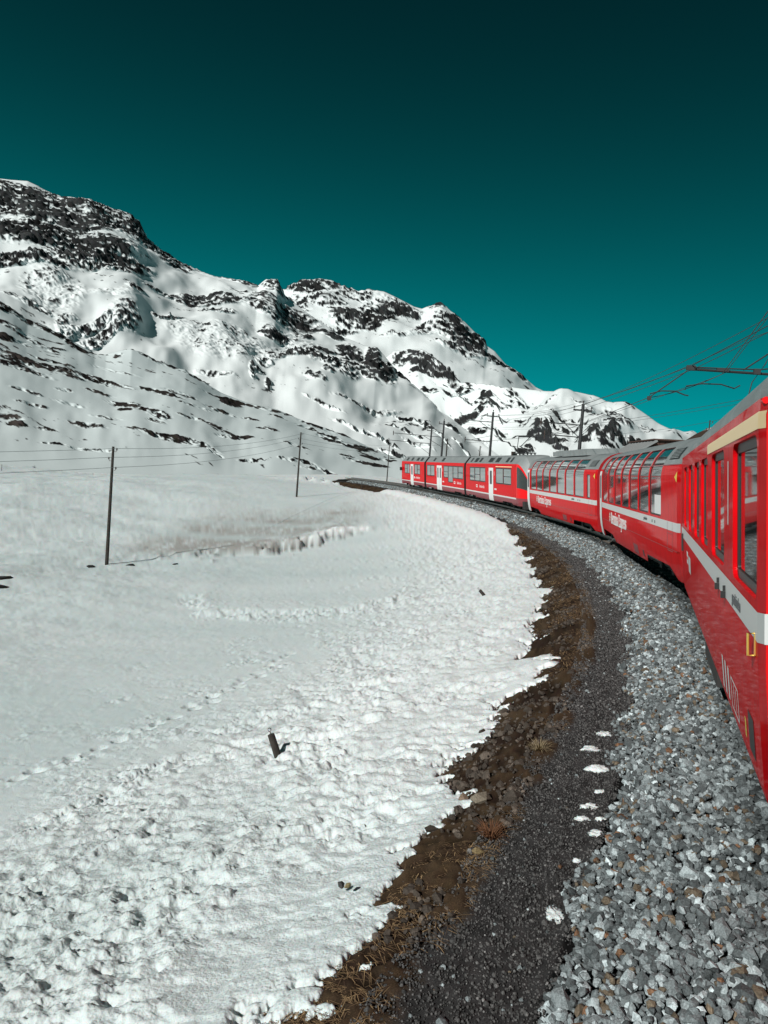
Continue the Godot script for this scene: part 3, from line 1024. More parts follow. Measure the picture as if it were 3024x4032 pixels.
func build_ballast() -> void:
	var bed := Node3D.new()
	bed.name = "ballast_bed"
	tag(bed, "bed of grey crushed stone under and beside the train", "", "", "structure")
	add_child(bed)
	var all := []
	var s := -3.0
	while s < 122.0:
		var per := 1050.0 if s < 16.0 else (520.0 if s < 40.0 else 210.0)
		var big := 0.028 if s < 16.0 else (0.035 if s < 40.0 else 0.052)
		var step := 0.5
		for k in int(per * step * 3.0):
			var q := s + rng.randf() * step
			var d := rng.randf_range(-0.5, 2.36 + 0.12 * smoothstep(4.0, 9.0, q))
			if d > 2.25 and rng.randf() < (d - 2.25) * 2.5:
				continue
			if d < 0.8 and rng.randf() < 0.5:
				continue
			d += 0.09 * sin(q * 1.7) + 0.07 * sin(q * 4.3)
			var p := rail_at(q, d, 0.0)
			p.y = soil(p.x, -p.z) - 0.02 + rng.randf_range(-0.02, 0.045)
			var size := big * exp(rng.randfn(0.0, 0.28))
			if rng.randf() < 0.04:
				size *= 1.45
			var b := spin() * Basis.from_scale(Vector3(rng.randf_range(0.75, 1.35), rng.randf_range(0.6, 1.0), rng.randf_range(0.75, 1.25)) * size)
			all.append([size / p.distance_to(eye), Transform3D(b, p), stone_tint() * lerpf(0.22, 1.0, smoothstep(1.0, 1.6, d))])  # tint drops towards the track centre: painted shade under the train
		s += step
	# stray stones on the path
	for k in 260:
		var q := rng.randf_range(1.5, 26.0)
		var p := rail_at(q, rng.randf_range(2.5, 3.1), 0.0)
		p.y = soil(p.x, -p.z) + 0.004
		var size := 0.014 * exp(rng.randfn(0.0, 0.35))
		all.append([0.0, Transform3D(spin() * Basis.from_scale(Vector3.ONE * size), p), stone_tint()])
	var cam: Camera3D = get_node("camera")
	var inverse := cam.transform.affine_inverse()
	for e in all:
		var p: Vector3 = inverse * (e[1] as Transform3D).origin
		if not (p.z < -0.1 and absf(p.x / p.z) < 0.5 and absf(p.y / p.z) < 0.68):
			e[0] = 0.0
	all.sort_custom(func(x, y): return x[0] > y[0])
	var shapes := []
	for k in 8:
		shapes.append([rock_mesh(900 + k, M.stone)])
	var tones := []
	for k in 14:
		var m: StandardMaterial3D = M.stone.duplicate()
		m.vertex_color_use_as_albedo = false
		var c := stone_tint()
		m.albedo_color = c.linear_to_srgb()
		tones.append(m)
	for k in 300:
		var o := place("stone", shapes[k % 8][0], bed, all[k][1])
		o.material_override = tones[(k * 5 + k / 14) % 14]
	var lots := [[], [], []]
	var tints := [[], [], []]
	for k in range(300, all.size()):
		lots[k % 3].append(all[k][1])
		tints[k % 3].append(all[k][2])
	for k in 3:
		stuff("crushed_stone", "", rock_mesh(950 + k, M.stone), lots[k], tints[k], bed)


func build_path_grit() -> void:
	var where := []
	var tints := []
	var s := 1.5
	while s < 48.0:
		var per := 2600.0 if s < 9.0 else (1300.0 if s < 20.0 else 350.0)
		var size := 0.0062 if s < 9.0 else (0.009 if s < 20.0 else 0.017)
		for k in int(per * 0.5 * 0.95):
			var q := s + rng.randf() * 0.5
			var p := rail_at(q, rng.randf_range(2.35, 3.3), 0.0)
			p.y = soil(p.x, -p.z) + 0.004
			var b := rng.randf()
			b = 0.05 + 0.1 * rng.randf() if b < 0.8 else 0.12 + 0.3 * rng.randf() * rng.randf()
			where.append(Transform3D(spin() * Basis.from_scale(Vector3.ONE * size * exp(rng.randfn(0.0, 0.4))), p))
			tints.append(Color(b, b * 0.99, b * 0.97))
		s += 0.5
	stuff("grit", "dark cinder grit on the path between bank and ballast", rock_mesh(970, M.stone, 3), where, tints, self)


func build_bank() -> void:
	var clump := noise(0.6, 3, 12)
	var where := []
	var tints := []
	for k in 15000:
		var q := 2.0 + 46.0 * pow(rng.randf(), 1.7)
		var d := rng.randf_range(3.12, 4.5)
		var p := rail_at(q, d, 0.0)
		var w := 0.02 + 1.1 * clump.get_noise_2d(p.x, p.z) + (0.75 if q > 5.3 and q < 10.0 else 0.0)
		if rng.randf() > w:
			continue
		p.y = soil(p.x, -p.z) + 0.01
		var size := 0.016 * exp(rng.randfn(0.0, 0.5)) * (1.0 + q / 40.0)
		where.append(Transform3D(spin() * Basis.from_scale(Vector3(1.2, 0.75, 1.0) * size), p))
		var b := 0.05 + 0.16 * rng.randf() * rng.randf()
		tints.append(Color(b * 1.25, b * 1.02, b * 0.82))
	stuff("gravel", "small brown and grey stones strewn over the earth bank", rock_mesh(980, M.stone), where, tints, self)
	# dry grass lying down the slope
	var b := MB.new()
	var nn := Vector3.UP
	b.tri(Vector3(-0.5, 0, 0), Vector3(0.5, 0, 0), Vector3(-0.35, 0.12, 0.5), nn, nn, nn)
	b.tri(Vector3(0.5, 0, 0), Vector3(0.35, 0.12, 0.5), Vector3(-0.35, 0.12, 0.5), nn, nn, nn)
	b.tri(Vector3(-0.35, 0.12, 0.5), Vector3(0.35, 0.12, 0.5), Vector3(0, 0.08, 1.0), nn, nn, nn)
	where = []
	tints = []
	for k in 80000:
		var q := 1.5 + 46.0 * pow(rng.randf(), 1.5)
		var d := rng.randf_range(3.08, 4.6)
		var p := rail_at(q, d, 0.0)
		var w := 0.12 + 1.7 * clump.get_noise_2d(p.x + 40.0, p.z * 0.8) + (0.65 if q < 5.2 else 0.0) + (0.3 if q > 16.0 else 0.0)
		if q > 6.0 and q < 11.0:
			w -= 0.3
		if rng.randf() > w:
			continue
		p.y = soil(p.x, -p.z) + 0.012
		var turn := heading(q) + rng.randfn(PI / 2.0, 0.8)
		var long := rng.randf_range(0.05, 0.13) * (1.0 + q / 35.0)
		var wide := 0.0028 * (1.0 + q / 9.0)
		where.append(Transform3D(Basis(Vector3.UP, -turn + PI) * Basis(Vector3.RIGHT, rng.randf_range(-0.1, 0.55)) * Basis.from_scale(Vector3(wide, long * 0.5, long)), p))
		var c := Color(0.38, 0.26, 0.13).lerp(Color(0.1, 0.055, 0.028), rng.randf()) * rng.randf_range(0.5, 1.2)
		tints.append(Color(c.r, c.g, c.b))
	stuff("dry_grass", "flattened straw coloured grass on the earth bank", b.mesh(M.grass), where, tints, self)


# ---------------------------------------------------------------- rails and sleepers
func build_rails() -> void:
	var t := thing("railway_track", "curved metre gauge track running on beyond the last carriage", "railway track")
	for side in [0.535, -0.535]:
		var b := MB.new()
		var prof := [Vector2(-0.05, -0.13), Vector2(-0.05, -0.115), Vector2(-0.01, -0.1), Vector2(-0.01, -0.035), Vector2(-0.032, -0.025), Vector2(-0.03, 0.0), Vector2(0.03, 0.0), Vector2(0.032, -0.025), Vector2(0.01, -0.035), Vector2(0.01, -0.1), Vector2(0.05, -0.115), Vector2(0.05, -0.13)]
		var s := -3.0
		while s < 126.0:
			for k in prof.size() - 1:
				var drop: float = -0.09 * side
				var a := rail_at(s, side + prof[k].x, prof[k].y + drop)
				var c := rail_at(s, side + prof[k + 1].x, prof[k + 1].y + drop)
				var a2 := rail_at(s + 1.5, side + prof[k].x, prof[k].y + drop)
				var c2 := rail_at(s + 1.5, side + prof[k + 1].x, prof[k + 1].y + drop)
				b.quad(a, c, c2, a2, (c - a).cross(a2 - a).normalized() * (1.0 if k > 20 else -1.0))
			s += 1.5
		part("rail", b, M.steel, t)
	var sm := MB.new()
	sm.box(Vector3.ZERO, Vector3(1.8, 0.12, 0.22))
	var mesh := sm.mesh(M.sleeper)
	var q := -2.0
	while q < 125.0:
		var at := Transform3D(Basis(Vector3.UP, -heading(q)) * Basis(Vector3.BACK, deg_to_rad(CANT)), rail_at(q, 0.0, -0.195))
		place("sleeper", mesh, t, at)
		q += 0.66


# ---------------------------------------------------------------- carriages
var c_long := 0.0
var c_prof := PackedVector2Array()
var c_norm := PackedVector2Array()
var c_t := PackedFloat32Array()
var c_taper := Vector2(0.35, 0.05)


func body_profile(pts: Array) -> void:
	c_prof = PackedVector2Array(pts)
	c_t = PackedFloat32Array([0.0])
	c_norm = PackedVector2Array()
	for k in range(1, pts.size()):
		c_t.append(c_t[k - 1] + pts[k].distance_to(pts[k - 1]))
	for k in pts.size():
		var d: Vector2 = pts[mini(k + 1, pts.size() - 1)] - pts[maxi(k - 1, 0)]
		c_norm.append(Vector2(d.y, -d.x).normalized())


func at_h(h: float) -> float:
	for k in range(1, c_prof.size()):
		if h <= c_prof[k].y:
			return lerpf(c_t[k - 1], c_t[k], clampf((h - c_prof[k - 1].y) / maxf(c_prof[k].y - c_prof[k - 1].y, 1e-5), 0.0, 1.0))
	return c_t[-1]


func seg(t: float) -> int:
	for k in range(1, c_t.size()):
		if t <= c_t[k]:
			return k
	return c_t.size() - 1


func bn(t: float, side: float) -> Vector3:
	var k := seg(t)
	var q := c_norm[k - 1].lerp(c_norm[k], clampf((t - c_t[k - 1]) / (c_t[k] - c_t[k - 1]), 0.0, 1.0)).normalized()
	return Vector3(side * q.x, q.y, 0)


func bp(u: float, t: float, side: float, off := 0.0) -> Vector3:
	var k := seg(t)
	var p := c_prof[k - 1].lerp(c_prof[k], clampf((t - c_t[k - 1]) / (c_t[k] - c_t[k - 1]), 0.0, 1.0))
	var e := minf(u, c_long - u)
	var sc := 1.0 - c_taper.y * clampf(1.0 - e / c_taper.x, 0.0, 1.0)
	var n := bn(t, side)
	return Vector3(side * p.x * sc + n.x * off, p.y + n.y * off, c_long / 2.0 - u)


func inset(s: Array, t: float) -> float:
	var r: float = s[4]
	var d := minf(t - s[2], s[3] - t)
	if r <= 0.0 or d >= r:
		return 0.0
	d = clampf(d, 0.0, r)
	return r - sqrt(maxf(r * r - (r - d) * (r - d), 0.0))


func levels(o: Array, h: Array) -> Array:
	var l := [o[2], o[3]]
	for s in [o, h]:
		if s.size():
			for k in 5:
				l.append(s[2] + s[4] * k / 4.0)
				l.append(s[3] - s[4] * k / 4.0)
	for t in c_t:
		l.append(t)
	l.sort()
	var out := [o[2]]
	for t in l:
		if t > out[-1] + 1e-4 and t <= o[3] + 1e-6:
			out.append(t)
	return out


func strip(b: MB, side: float, ua: float, ub: float, va: float, vb: float, t0: float, t1: float, off: float) -> void:
	# a piece of skin from u=ua..ub at t0 to u=va..vb at t1
	var n0 := bn(t0, side)
	var n1 := bn(t1, side)
	b.quadn(bp(ua, t0, side, off), bp(ub, t0, side, off), bp(vb, t1, side, off), bp(va, t1, side, off), n0, n0, n1, n1)


func ring(b: MB, side: float, o: Array, h: Array, off := 0.0) -> void:
	var l := levels(o, h)
	for k in l.size() - 1:
		var p: float = l[k]
		var q: float = l[k + 1]
		var mid := (p + q) / 2.0
		var op := inset(o, p)
		var oq := inset(o, q)
		if h.size() and mid > h[2] and mid < h[3]:
			var hp := inset(h, p)
			var hq := inset(h, q)
			strip(b, side, o[0] + op, h[0] + hp, o[0] + oq, h[0] + hq, p, q, off)
			strip(b, side, h[1] - hp, o[1] - op, h[1] - hq, o[1] - oq, p, q, off)
		else:
			strip(b, side, o[0] + op, o[1] - op, o[0] + oq, o[1] - oq, p, q, off)


func reveal(b: MB, side: float, h: Array, from: float, to: float) -> void:
	var l := levels(h, h)
	for k in l.size() - 1:
		var p: float = l[k]
		var q: float = l[k + 1]
		var ip := inset(h, p)
		var iq := inset(h, q)
		for e in [0, 1]:
			var up: float = h[0] + ip if e == 0 else h[1] - ip
			var uq: float = h[0] + iq if e == 0 else h[1] - iq
			var a := bp(up, p, side, from)
			var c := bp(uq, q, side, from)
			var nn := (c - a).cross(bp(up, p, side, to) - a).normalized()
			if nn.z * (-1.0 if e == 0 else 1.0) < 0.0:
				nn = -nn
			b.quad(a, c, bp(uq, q, side, to), bp(up, p, side, to), nn)
	for e in [0, 1]:
		var t: float = h[2] if e == 0 else h[3]
		var n := Vector3(0, 1.0 if e == 0 else -1.0, 0)
		var r: float = h[4]
		b.quad(bp(h[0] + r, t, side, from), bp(h[1] - r, t, side, from), bp(h[1] - r, t, side, to), bp(h[0] + r, t, side, to), n)


func shrink(h: Array, by: float) -> Array:
	return [h[0] + by, h[1] - by, h[2] + by, h[3] - by, maxf(h[4] - by, 0.005)]


func skin(b: MB, side: float, u0: float, u1: float, h0: float, h1: float, off := 0.0) -> void:
	var cuts := [u0]
	for c in [c_taper.x, c_long - c_taper.x]:
		if c > u0 + 0.01 and c < u1 - 0.01:
			cuts.append(c)
	cuts.append(u1)
	for k in cuts.size() - 1:
		ring(b, side, [cuts[k], cuts[k + 1], at_h(h0), at_h(h1), 0.0], [], off)


func hole(u0: float, u1: float, h0: float, h1: float, r: float) -> Array:
	return [u0, u1, at_h(h0), at_h(h1), r]


func window(root: Node3D, side: float, h: Array, depth: float, rim: float, frame_mat: Material, called := "window", pane_mat: Material = M.glass) -> void:
	var f := MB.new()
	var inner := shrink(h, rim)
	ring(f, side, h, inner, -depth)
	reveal(f, side, inner, -depth, -depth - 0.02)
	var w := part(called, f, frame_mat, root)
	var g := MB.new()
	ring(g, side, inner, [], -depth - 0.012)
	part("pane", g, pane_mat, w)


func end_wall(b: MB, u: float, flat_h := 0.0) -> void:
	var z := c_long / 2.0 - u
	var nn := Vector3(0, 0, 1.0 if u < 1.0 else -1.0)
	var pts := []
	for k in c_prof.size():
		if c_prof[k].y >= flat_h:
			pts.append(bp(u, c_t[k], -1.0))
	for k in range(c_prof.size() - 2, -1, -1):
		if c_prof[k].y >= flat_h:
			pts.append(bp(u, c_t[k], 1.0))
	var mid := Vector3(0, 1.8, z)
	for k in pts.size():
		b.tri(mid, pts[k], pts[(k + 1) % pts.size()], nn, nn, nn)


func skirt(b: MB, side: float, outline: Array, h1: float) -> void:
	# outline: Vector2(u, lowest height)
	for k in outline.size() - 1:
		var p: Vector2 = outline[k]
		var q: Vector2 = outline[k + 1]
		if q.x - p.x < 0.01:
			continue
		var n := maxi(int((q.x - p.x) / 2.0), 1)
		for j in n:
			var ua := lerpf(p.x, q.x, float(j) / n)
			var ub := lerpf(p.x, q.x, float(j + 1) / n)
			var ha := lerpf(p.y, q.y, float(j) / n)
			var hb := lerpf(p.y, q.y, float(j + 1) / n)
			for e in 4:
				var ta0 := lerpf(at_h(ha), at_h(h1), e / 4.0)
				var ta1 := lerpf(at_h(ha), at_h(h1), (e + 1) / 4.0)
				var tb0 := lerpf(at_h(hb), at_h(h1), e / 4.0)
				var tb1 := lerpf(at_h(hb), at_h(h1), (e + 1) / 4.0)
				b.quadn(bp(ua, ta0, side), bp(ub, tb0, side), bp(ub, tb1, side), bp(ua, ta1, side), bn(ta0, side), bn(tb0, side), bn(tb1, side), bn(ta1, side))


func carriage(called: String, label: String, s_near: float, s_far: float, group: String) -> Node3D:
	var a := rail_at(s_near, 0, 0)
	var c := rail_at(s_far, 0, 0)
	c_long = a.distance_to(c)
	var back := (a - c).normalized()
	var right := Vector3.UP.cross(back).normalized()
	var basis := Basis(back, deg_to_rad(CANT)) * Basis(right, back.cross(right), back)
	return thing(called, label, "train carriage", Transform3D(basis, (a + c) / 2.0), group)


func zu(u: float) -> float:
	return c_long / 2.0 - u


func bogie(root: Node3D, u: float) -> void:
	var f := MB.new()
	f.box(Vector3(0, 0.5, zu(u)), Vector3(1.7, 0.14, 2.3))
	for s in [-0.95, 0.95]:
		f.box(Vector3(s, 0.42, zu(u)), Vector3(0.12, 0.2, 2.2))
		for e in [-0.75, 0.75]:
			f.box(Vector3(s * 1.02, 0.36, zu(u) + e), Vector3(0.2, 0.26, 0.28))
			f.tube([Vector3(s, 0.5, zu(u) + e * 0.55), Vector3(s, 0.78, zu(u) + e * 0.55)], 0.07, 8)
	var t := part("bogie", f, M.under, root)
	for e in [-0.75, 0.75]:
		var w := MB.new()
		for s in [-0.55, 0.55]:
			w.tube([Vector3(s - 0.06, 0.36, zu(u) + e), Vector3(s + 0.06, 0.36, zu(u) + e)], 0.36, 20)
		w.tube([Vector3(-0.6, 0.36, zu(u) + e), Vector3(0.6, 0.36, zu(u) + e)], 0.07, 8)
		part("wheel", w, M.under, t)


func underframe(root: Node3D, boxes: Array) -> void:
	var b := MB.new()
	b.box(Vector3(0, 0.86, 0), Vector3(2.3, 0.2, c_long - 0.2))
	for e in boxes:
		b.box(Vector3(0, (e.z + 0.8) / 2.0, zu((e.x + e.y) / 2.0)), Vector3(2.0, 0.8 - e.z, e.y - e.x))
	part("underframe", b, M.under, root)


func cabin(root: Node3D) -> void:
	var b := MB.new()
	b.box(Vector3(0, 1.0, 0), Vector3(2.4, 0.06, c_long - 0.5))
	b.box(Vector3(0, 3.1, 0), Vector3(1.0, 0.05, c_long - 0.5))
	var u := 2.0
	while u < c_long - 1.5:
		for s in [-0.75, 0.75]:
			b.box(Vector3(s, 1.42, zu(u)), Vector3(0.95, 0.16, 0.5))
			b.box(Vector3(s, 1.8, zu(u - 0.3)), Vector3(0.95, 0.8, 0.12))
		u += 1.45
	part("seating", b, M.interior, root)


func gangway(root: Node3D, u: float) -> void:
	var b := MB.new()
	b.box(Vector3(0, 1.9, zu(u) + (0.22 if u < 1.0 else -0.22)), Vector3(1.1, 2.1, 0.42))
	part("gangway", b, M.rubber, root)


func lettering(root: Node3D, text: String, u: float, h: float, size: float, squeeze: float, material: Material, bold := true, off := 0.004, called := "lettering") -> void:
	var font := SystemFont.new()
	font.font_names = PackedStringArray(["Droid Serif" if bold else "Droid Sans"])
	font.font_weight = 700 if bold else 400
	var tm := TextMesh.new()
	tm.text = text
	tm.font = font
	tm.font_size = 64
	tm.pixel_size = size / 64.0
	tm.depth = 0.004
	tm.horizontal_alignment = HORIZONTAL_ALIGNMENT_LEFT
	tm.material = material
	var o := place(called, tm, root)
	var p := bp(u, at_h(h), -1.0, off)
	var n := bn(at_h(h), -1.0)
	var x := Vector3(0, 0, 1)
	var y := n.cross(x)
	o.transform = Transform3D(Basis(x * squeeze, y, n), p)


func sticker(root: Node3D, called: String, u0: float, u1: float, h0: float, h1: float, material: Material, off := 0.003, side := -1.0, r := 0.01) -> void:
	var b := MB.new()
	ring(b, side, hole(u0, u1, h0, h1, r), [], off)
	part(called, b, material, root)


func flower(root: Node3D, u: float, h: float, size: float) -> void:
	# pale blossom emblem before the lettering
	var b := MB.new()
	var p := bp(u, at_h(h), -1.0, 0.005)
	var n := bn(at_h(h), -1.0)
	var x := Vector3(0, 0, 1)
	var y := n.cross(x)
	for k in 8:
		var a := TAU * k / 8.0
		var d := x * cos(a) + y * sin(a)
		var e := x * -sin(a) + y * cos(a)
		b.tri(p + d * size * 0.15, p + d * size * 0.65 + e * size * 0.2, p + d * size, n, n, n)
		b.tri(p + d * size * 0.15, p + d * size, p + d * size * 0.65 - e * size * 0.2, n, n, n)
	var o := part("emblem", b, M.white, root)
	var c := MB.new()
	c.box(p, Vector3(0.004, size * 0.3, size * 0.3))
	part("emblem_heart", c, M.yellow, o)


func build_near_coach() -> void:
	var root := carriage("railway_coach", "nearest red coach with cream band above its tall recessed windows", 4.988, 16.62, "carriages of the red train")
	body_profile([Vector2(1.27, 0.3), Vector2(1.29, 0.4), Vector2(1.31, 0.7), Vector2(1.325, 1.05), Vector2(1.33, 1.2), Vector2(1.33, 2.6), Vector2(1.33, 2.86), Vector2(1.32, 2.9), Vector2(1.318, 2.97), Vector2(1.315, 3.03), Vector2(1.25, 3.13), Vector2(1.1, 3.22), Vector2(0.85, 3.32), Vector2(0.4, 3.42), Vector2(0, 3.44)])
	c_taper = Vector2(0.06, 0.03)
	var L := c_long
	var wins := [hole(0.13, 1.64, 1.63, 2.745, 0.1), hole(2.42, 3.88, 1.63, 2.745, 0.1), hole(4.5, 5.63, 1.63, 2.745, 0.1), hole(6.1, 7.18, 1.63, 2.745, 0.1), hole(7.75, 8.8, 1.63, 2.745, 0.1), hole(9.4, 10.45, 1.63, 2.745, 0.1)]
	for side in [-1.0, 1.0]:
		var b := MB.new()
		skin(b, side, 0, L, 0.3, 1.6)
		skin(b, side, 0, L, 2.765, 2.97)
		var at := 0.0
		var t0 := at_h(1.6)
		var t1 := at_h(2.765)
		for h in wins:
			if h[0] - 0.06 > at + 0.01:
				skin(b, side, at, h[0] - 0.06, 1.6, 2.765)
			ring(b, side, [h[0] - 0.06, h[1] + 0.06, t0, t1, 0.0], h)
			reveal(b, side, h, 0.0, -0.04)
			at = h[1] + 0.06
		skin(b, side, at, L, 1.6, 2.765)
		part("side_wall", b, M.red, root)
		for h in wins:
			window(root, side, h, 0.035, 0.075, M.rubber)
		var st := MB.new()
		skin(st, side, 0.0, L, 1.365, 1.565, 0.004)
		part("stripe", st, M.stripe, root)
		var cr := MB.new()
		skin(cr, side, 0.0, 4.5, 2.772, 2.885, 0.004)
		part("cream_band", cr, M.cream, root)
		var gt := MB.new()
		gt.tube([bp(0.0, at_h(2.95), side, 0.015), bp(L, at_h(2.95), side, 0.015)], 0.024, 8)
		part("gutter", gt, M.plain_red, root)
		var rf := MB.new()
		skin(rf, side, 0, L, 2.97, 3.45)
		part("roof", rf, M.roof, root)
	var e := MB.new()
	end_wall(e, 0.0)
	end_wall(e, L)
	part("end_wall", e, M.plain_red, root)
	var es := MB.new()
	es.box(Vector3(0, 1.465, zu(0.0) + 0.002), Vector3(2.6, 0.2, 0.008))
	part("end_stripe", es, M.stripe, root)
	# end post rounded off below
	cabin(root)
	underframe(root, [Vector3(4.2, 7.4, 0.3)])
	var bx := MB.new()
	bx.box(Vector3(-1.12, 0.26, zu(5.1)), Vector3(0.26, 0.42, 1.9))
	bx.box(Vector3(-1.12, 0.26, zu(4.0)), Vector3(0.2, 0.3, 0.16))
	part("battery_box", bx, M.under, root)
	bogie(root, 2.2)
	bogie(root, L - 2.2)
	gangway(root, L)
	var hd := MB.new()
	var p0 := bp(0.2, at_h(1.25), -1.0, 0.045)
	var p1 := bp(0.2, at_h(1.4), -1.0, 0.045)
	hd.tube([bp(0.2, at_h(1.25), -1.0), p0, p1, bp(0.2, at_h(1.4), -1.0)], 0.009, 8)
	hd.box((p0 + p1) / 2.0 + Vector3(0.04, 0, 0.02), Vector3(0.008, 0.14, 0.025))
	part("handle", hd, M.gold, root)
	for u in [2.24, 2.89]:
		var lg := MB.new()
		lg.box(bp(u, at_h(1.39), -1.0, 0.02), Vector3(0.05, 0.06, 0.05))
		lg.box(bp(u, at_h(1.45), -1.0, 0.012), Vector3(0.03, 0.05, 0.02))
		part("bracket", lg, M.rubber, root)
	lettering(root, "graubünden", 1.62, 1.455, 0.125, 0.9, M.ink, false, 0.008)
	for k in 3:
		sticker(root, "emblem_bar", 2.72 - k * 0.28, 2.84 - k * 0.28, 0.4 + 0.012 * k, 0.72, M.white)
	var crest := MB.new()
	for fr in [[1.42, 1.46, 0.42, 0.7], [1.96, 2.0, 0.42, 0.7], [1.42, 2.0, 0.68, 0.7], [1.42, 2.0, 0.42, 0.44], [1.6, 1.63, 0.46, 0.66], [1.76, 1.79, 0.46, 0.66]]:
		ring(crest, -1.0, hole(fr[0], fr[1], fr[2], fr[3], 0.002), [], 0.003)
	part("crest", crest, M.white, root)
	sticker(root, "vent", 0.42, 0.74, 0.45, 0.74, M.rubber, 0.003)
	sticker(root, "marker", 0.9, 0.99, 0.47, 0.62, M.yellow, 0.003)
	sticker(root, "plate", 8.3, 8.95, 0.9, 1.18, M.stripe, 0.003)
	sticker(root, "plate", 9.05, 9.5, 1.0, 1.22, M.white, 0.003)
	sticker(root, "plate_band", 9.1, 9.45, 1.08, 1.13, M.plain_red, 0.006)
	sticker(root, "panel", 1.98, 2.06, 2.05, 2.62, M.stripe, 0.003)
	var dl := MB.new()
	dl.box(bp(10.87, at_h(1.28), -1.0, 0.02), Vector3(0.03, 0.34, 0.1))
	part("door_handle", dl, M.rubber, root)
	var jt := MB.new()
	for u in [10.75, 11.35]:
		skin(jt, -1.0, u, u + 0.018, 0.5, 2.7, 0.002)
	part("door_joint", jt, M.rubber, root)
	var rb := MB.new()
	rb.box(Vector3(1.0, 3.33, zu(5.8)), Vector3(0.1, 0.3, 0.24))
	rb.box(Vector3(0.86, 3.33, zu(5.8)), Vector3(0.1, 0.3, 0.24))
	part("roof_lamp_box", rb, M.rubber, root)


func panorama(root: Node3D, wins: Array, small: Array, doors: Array, first: float, pane_mat: Material) -> void:
	body_profile([Vector2(1.2, 0.265), Vector2(1.24, 0.36), Vector2(1.3, 0.66), Vector2(1.328, 0.95), Vector2(1.335, 1.1), Vector2(1.335, 2.5), Vector2(1.333, 2.62), Vector2(1.305, 2.78), Vector2(1.27, 2.88), Vector2(1.18, 3.06), Vector2(1.05, 3.22), Vector2(0.9, 3.34), Vector2(0.7, 3.44), Vector2(0.4, 3.52), Vector2(0, 3.55)])
	c_taper = Vector2(0.12, 0.04)
	var L := c_long
	for side in [-1.0, 1.0]:
		var b := MB.new()
		var rf := MB.new()
		skirt(b, side, [Vector2(0, 0.27), Vector2(0.3, 0.27), Vector2(0.56, 0.28), Vector2(1.16, 0.53), Vector2(4.15, 0.5), Vector2(4.4, 0.28), Vector2(L - 3.9, 0.265), Vector2(L - 3.4, 0.5), Vector2(L - 0.95, 0.55), Vector2(L - 0.9, 0.265), Vector2(L - 0.3, 0.265), Vector2(L, 0.265)], 0.95)
		skin(b, side, 0, L, 0.95, 1.6)
		var at := 0.0
		for h in small + wins:
			skin(b, side, at, h[0] - 0.04, 1.6, 2.86)
			if h in small:
				ring(b, side, [h[0] - 0.04, h[1] + 0.04, at_h(1.6), at_h(2.86), 0.0], h)
				skin(rf, side, at, h[1] + 0.04, 2.86, 3.33)
			else:
				ring(b, side, [h[0] - 0.04, h[1] + 0.04, at_h(1.6), at_h(2.86), 0.0], h)
				ring(rf, side, [h[0] - 0.04, h[1] + 0.04, at_h(2.86), at_h(3.33), 0.0], h)
				skin(rf, side, at, h[0] - 0.04, 2.86, 3.33)
			reveal(b, side, h, 0.0, -0.02)
			at = h[1] + 0.04
		skin(b, side, at, L, 1.6, 2.86)
		skin(rf, side, at, L, 2.86, 3.33)
		skin(rf, side, 0, L, 3.33, 3.56)
		part("side_wall", b, M.red, root)
		part("roof", rf, M.roof, root)
		for h in small + wins:
			window(root, side, h, 0.015, 0.035, M.rubber, "panorama_window" if not h in small else "narrow_window", pane_mat)
		var st := MB.new()
		skin(st, side, 0.0, doors[0], 1.375, 1.575, 0.004)
		part("stripe", st, M.stripe, root)
		var dr := MB.new()
		ring(dr, side, [doors[0], doors[1], at_h(0.27), at_h(2.78), 0.03], [], 0.012)
		var door := part("door", dr, M.white, root)
		var dw := MB.new()
		ring(dw, side, hole(doors[0] + 0.16, doors[1] - 0.16, 1.72, 2.62, 0.05), [], 0.016)
		part("door_pane", dw, M.ink, door)
		var dg := MB.new()
		skin(dg, side, doors[0] - 0.03, doors[0], 0.4, 2.8, 0.006)
		skin(dg, side, doors[1], doors[1] + 0.03, 0.4, 2.8, 0.006)
		part("door_seal", dg, M.rubber, door)
		var rail := MB.new()
		skin(rail, side, 0.12, doors[0], 2.845, 2.865, 0.006)
		part("gutter", rail, M.maroon, root)
		var gr := MB.new()
		skin(gr, side, 0.45, 1.5, 2.98, 3.24, 0.006)
		var vent := part("roof_vent", gr, M.roof_dark, root)
		for k in 7:
			var sl := MB.new()
			skin(sl, side, 0.52, 1.43, 3.0 + k * 0.034, 3.018 + k * 0.034, 0.02)
			part("slat", sl, M.roof, vent)
		for u in [2.62, 2.98]:
			sticker(root, "socket", u, u + 0.11, 1.43, 1.5, M.ink, 0.007, side)
		sticker(root, "vent", 5.6, 6.4, 0.36, 0.62, M.maroon, 0.003, side)
		sticker(root, "latch", 4.62, 4.84, 0.4, 0.56, M.rubber, 0.003, side)
		var tr := MB.new()
		tr.tri(bp(0.36, at_h(2.58), side, 0.012), bp(0.13, at_h(2.7), side, 0.012), bp(0.13, at_h(2.46), side, 0.012), bn(at_h(2.58), side), bn(at_h(2.58), side), bn(at_h(2.58), side))
		part("marker", tr, M.yellow, root)
		var gv := MB.new()
		for q in [[0.58, 0.6, 0.9, 1.56], [1.12, 1.14, 0.92, 1.56], [0.58, 1.14, 0.9, 0.92], [0.58, 1.14, 1.3, 1.31]]:
			ring(gv, side, hole(q[0], q[1], q[2], q[3], 0.003), [], 0.0055)
		part("hatch_joint", gv, M.maroon, root)
		var ln := MB.new()
		skin(ln, side, 0.12, doors[0] - 0.05, 0.945, 0.957, 0.003)
		part("seam", ln, M.maroon, root)
	var e := MB.new()
	end_wall(e, 0.0)
	end_wall(e, L)
	part("end_wall", e, M.shaded_end_red, root)
	cabin(root)
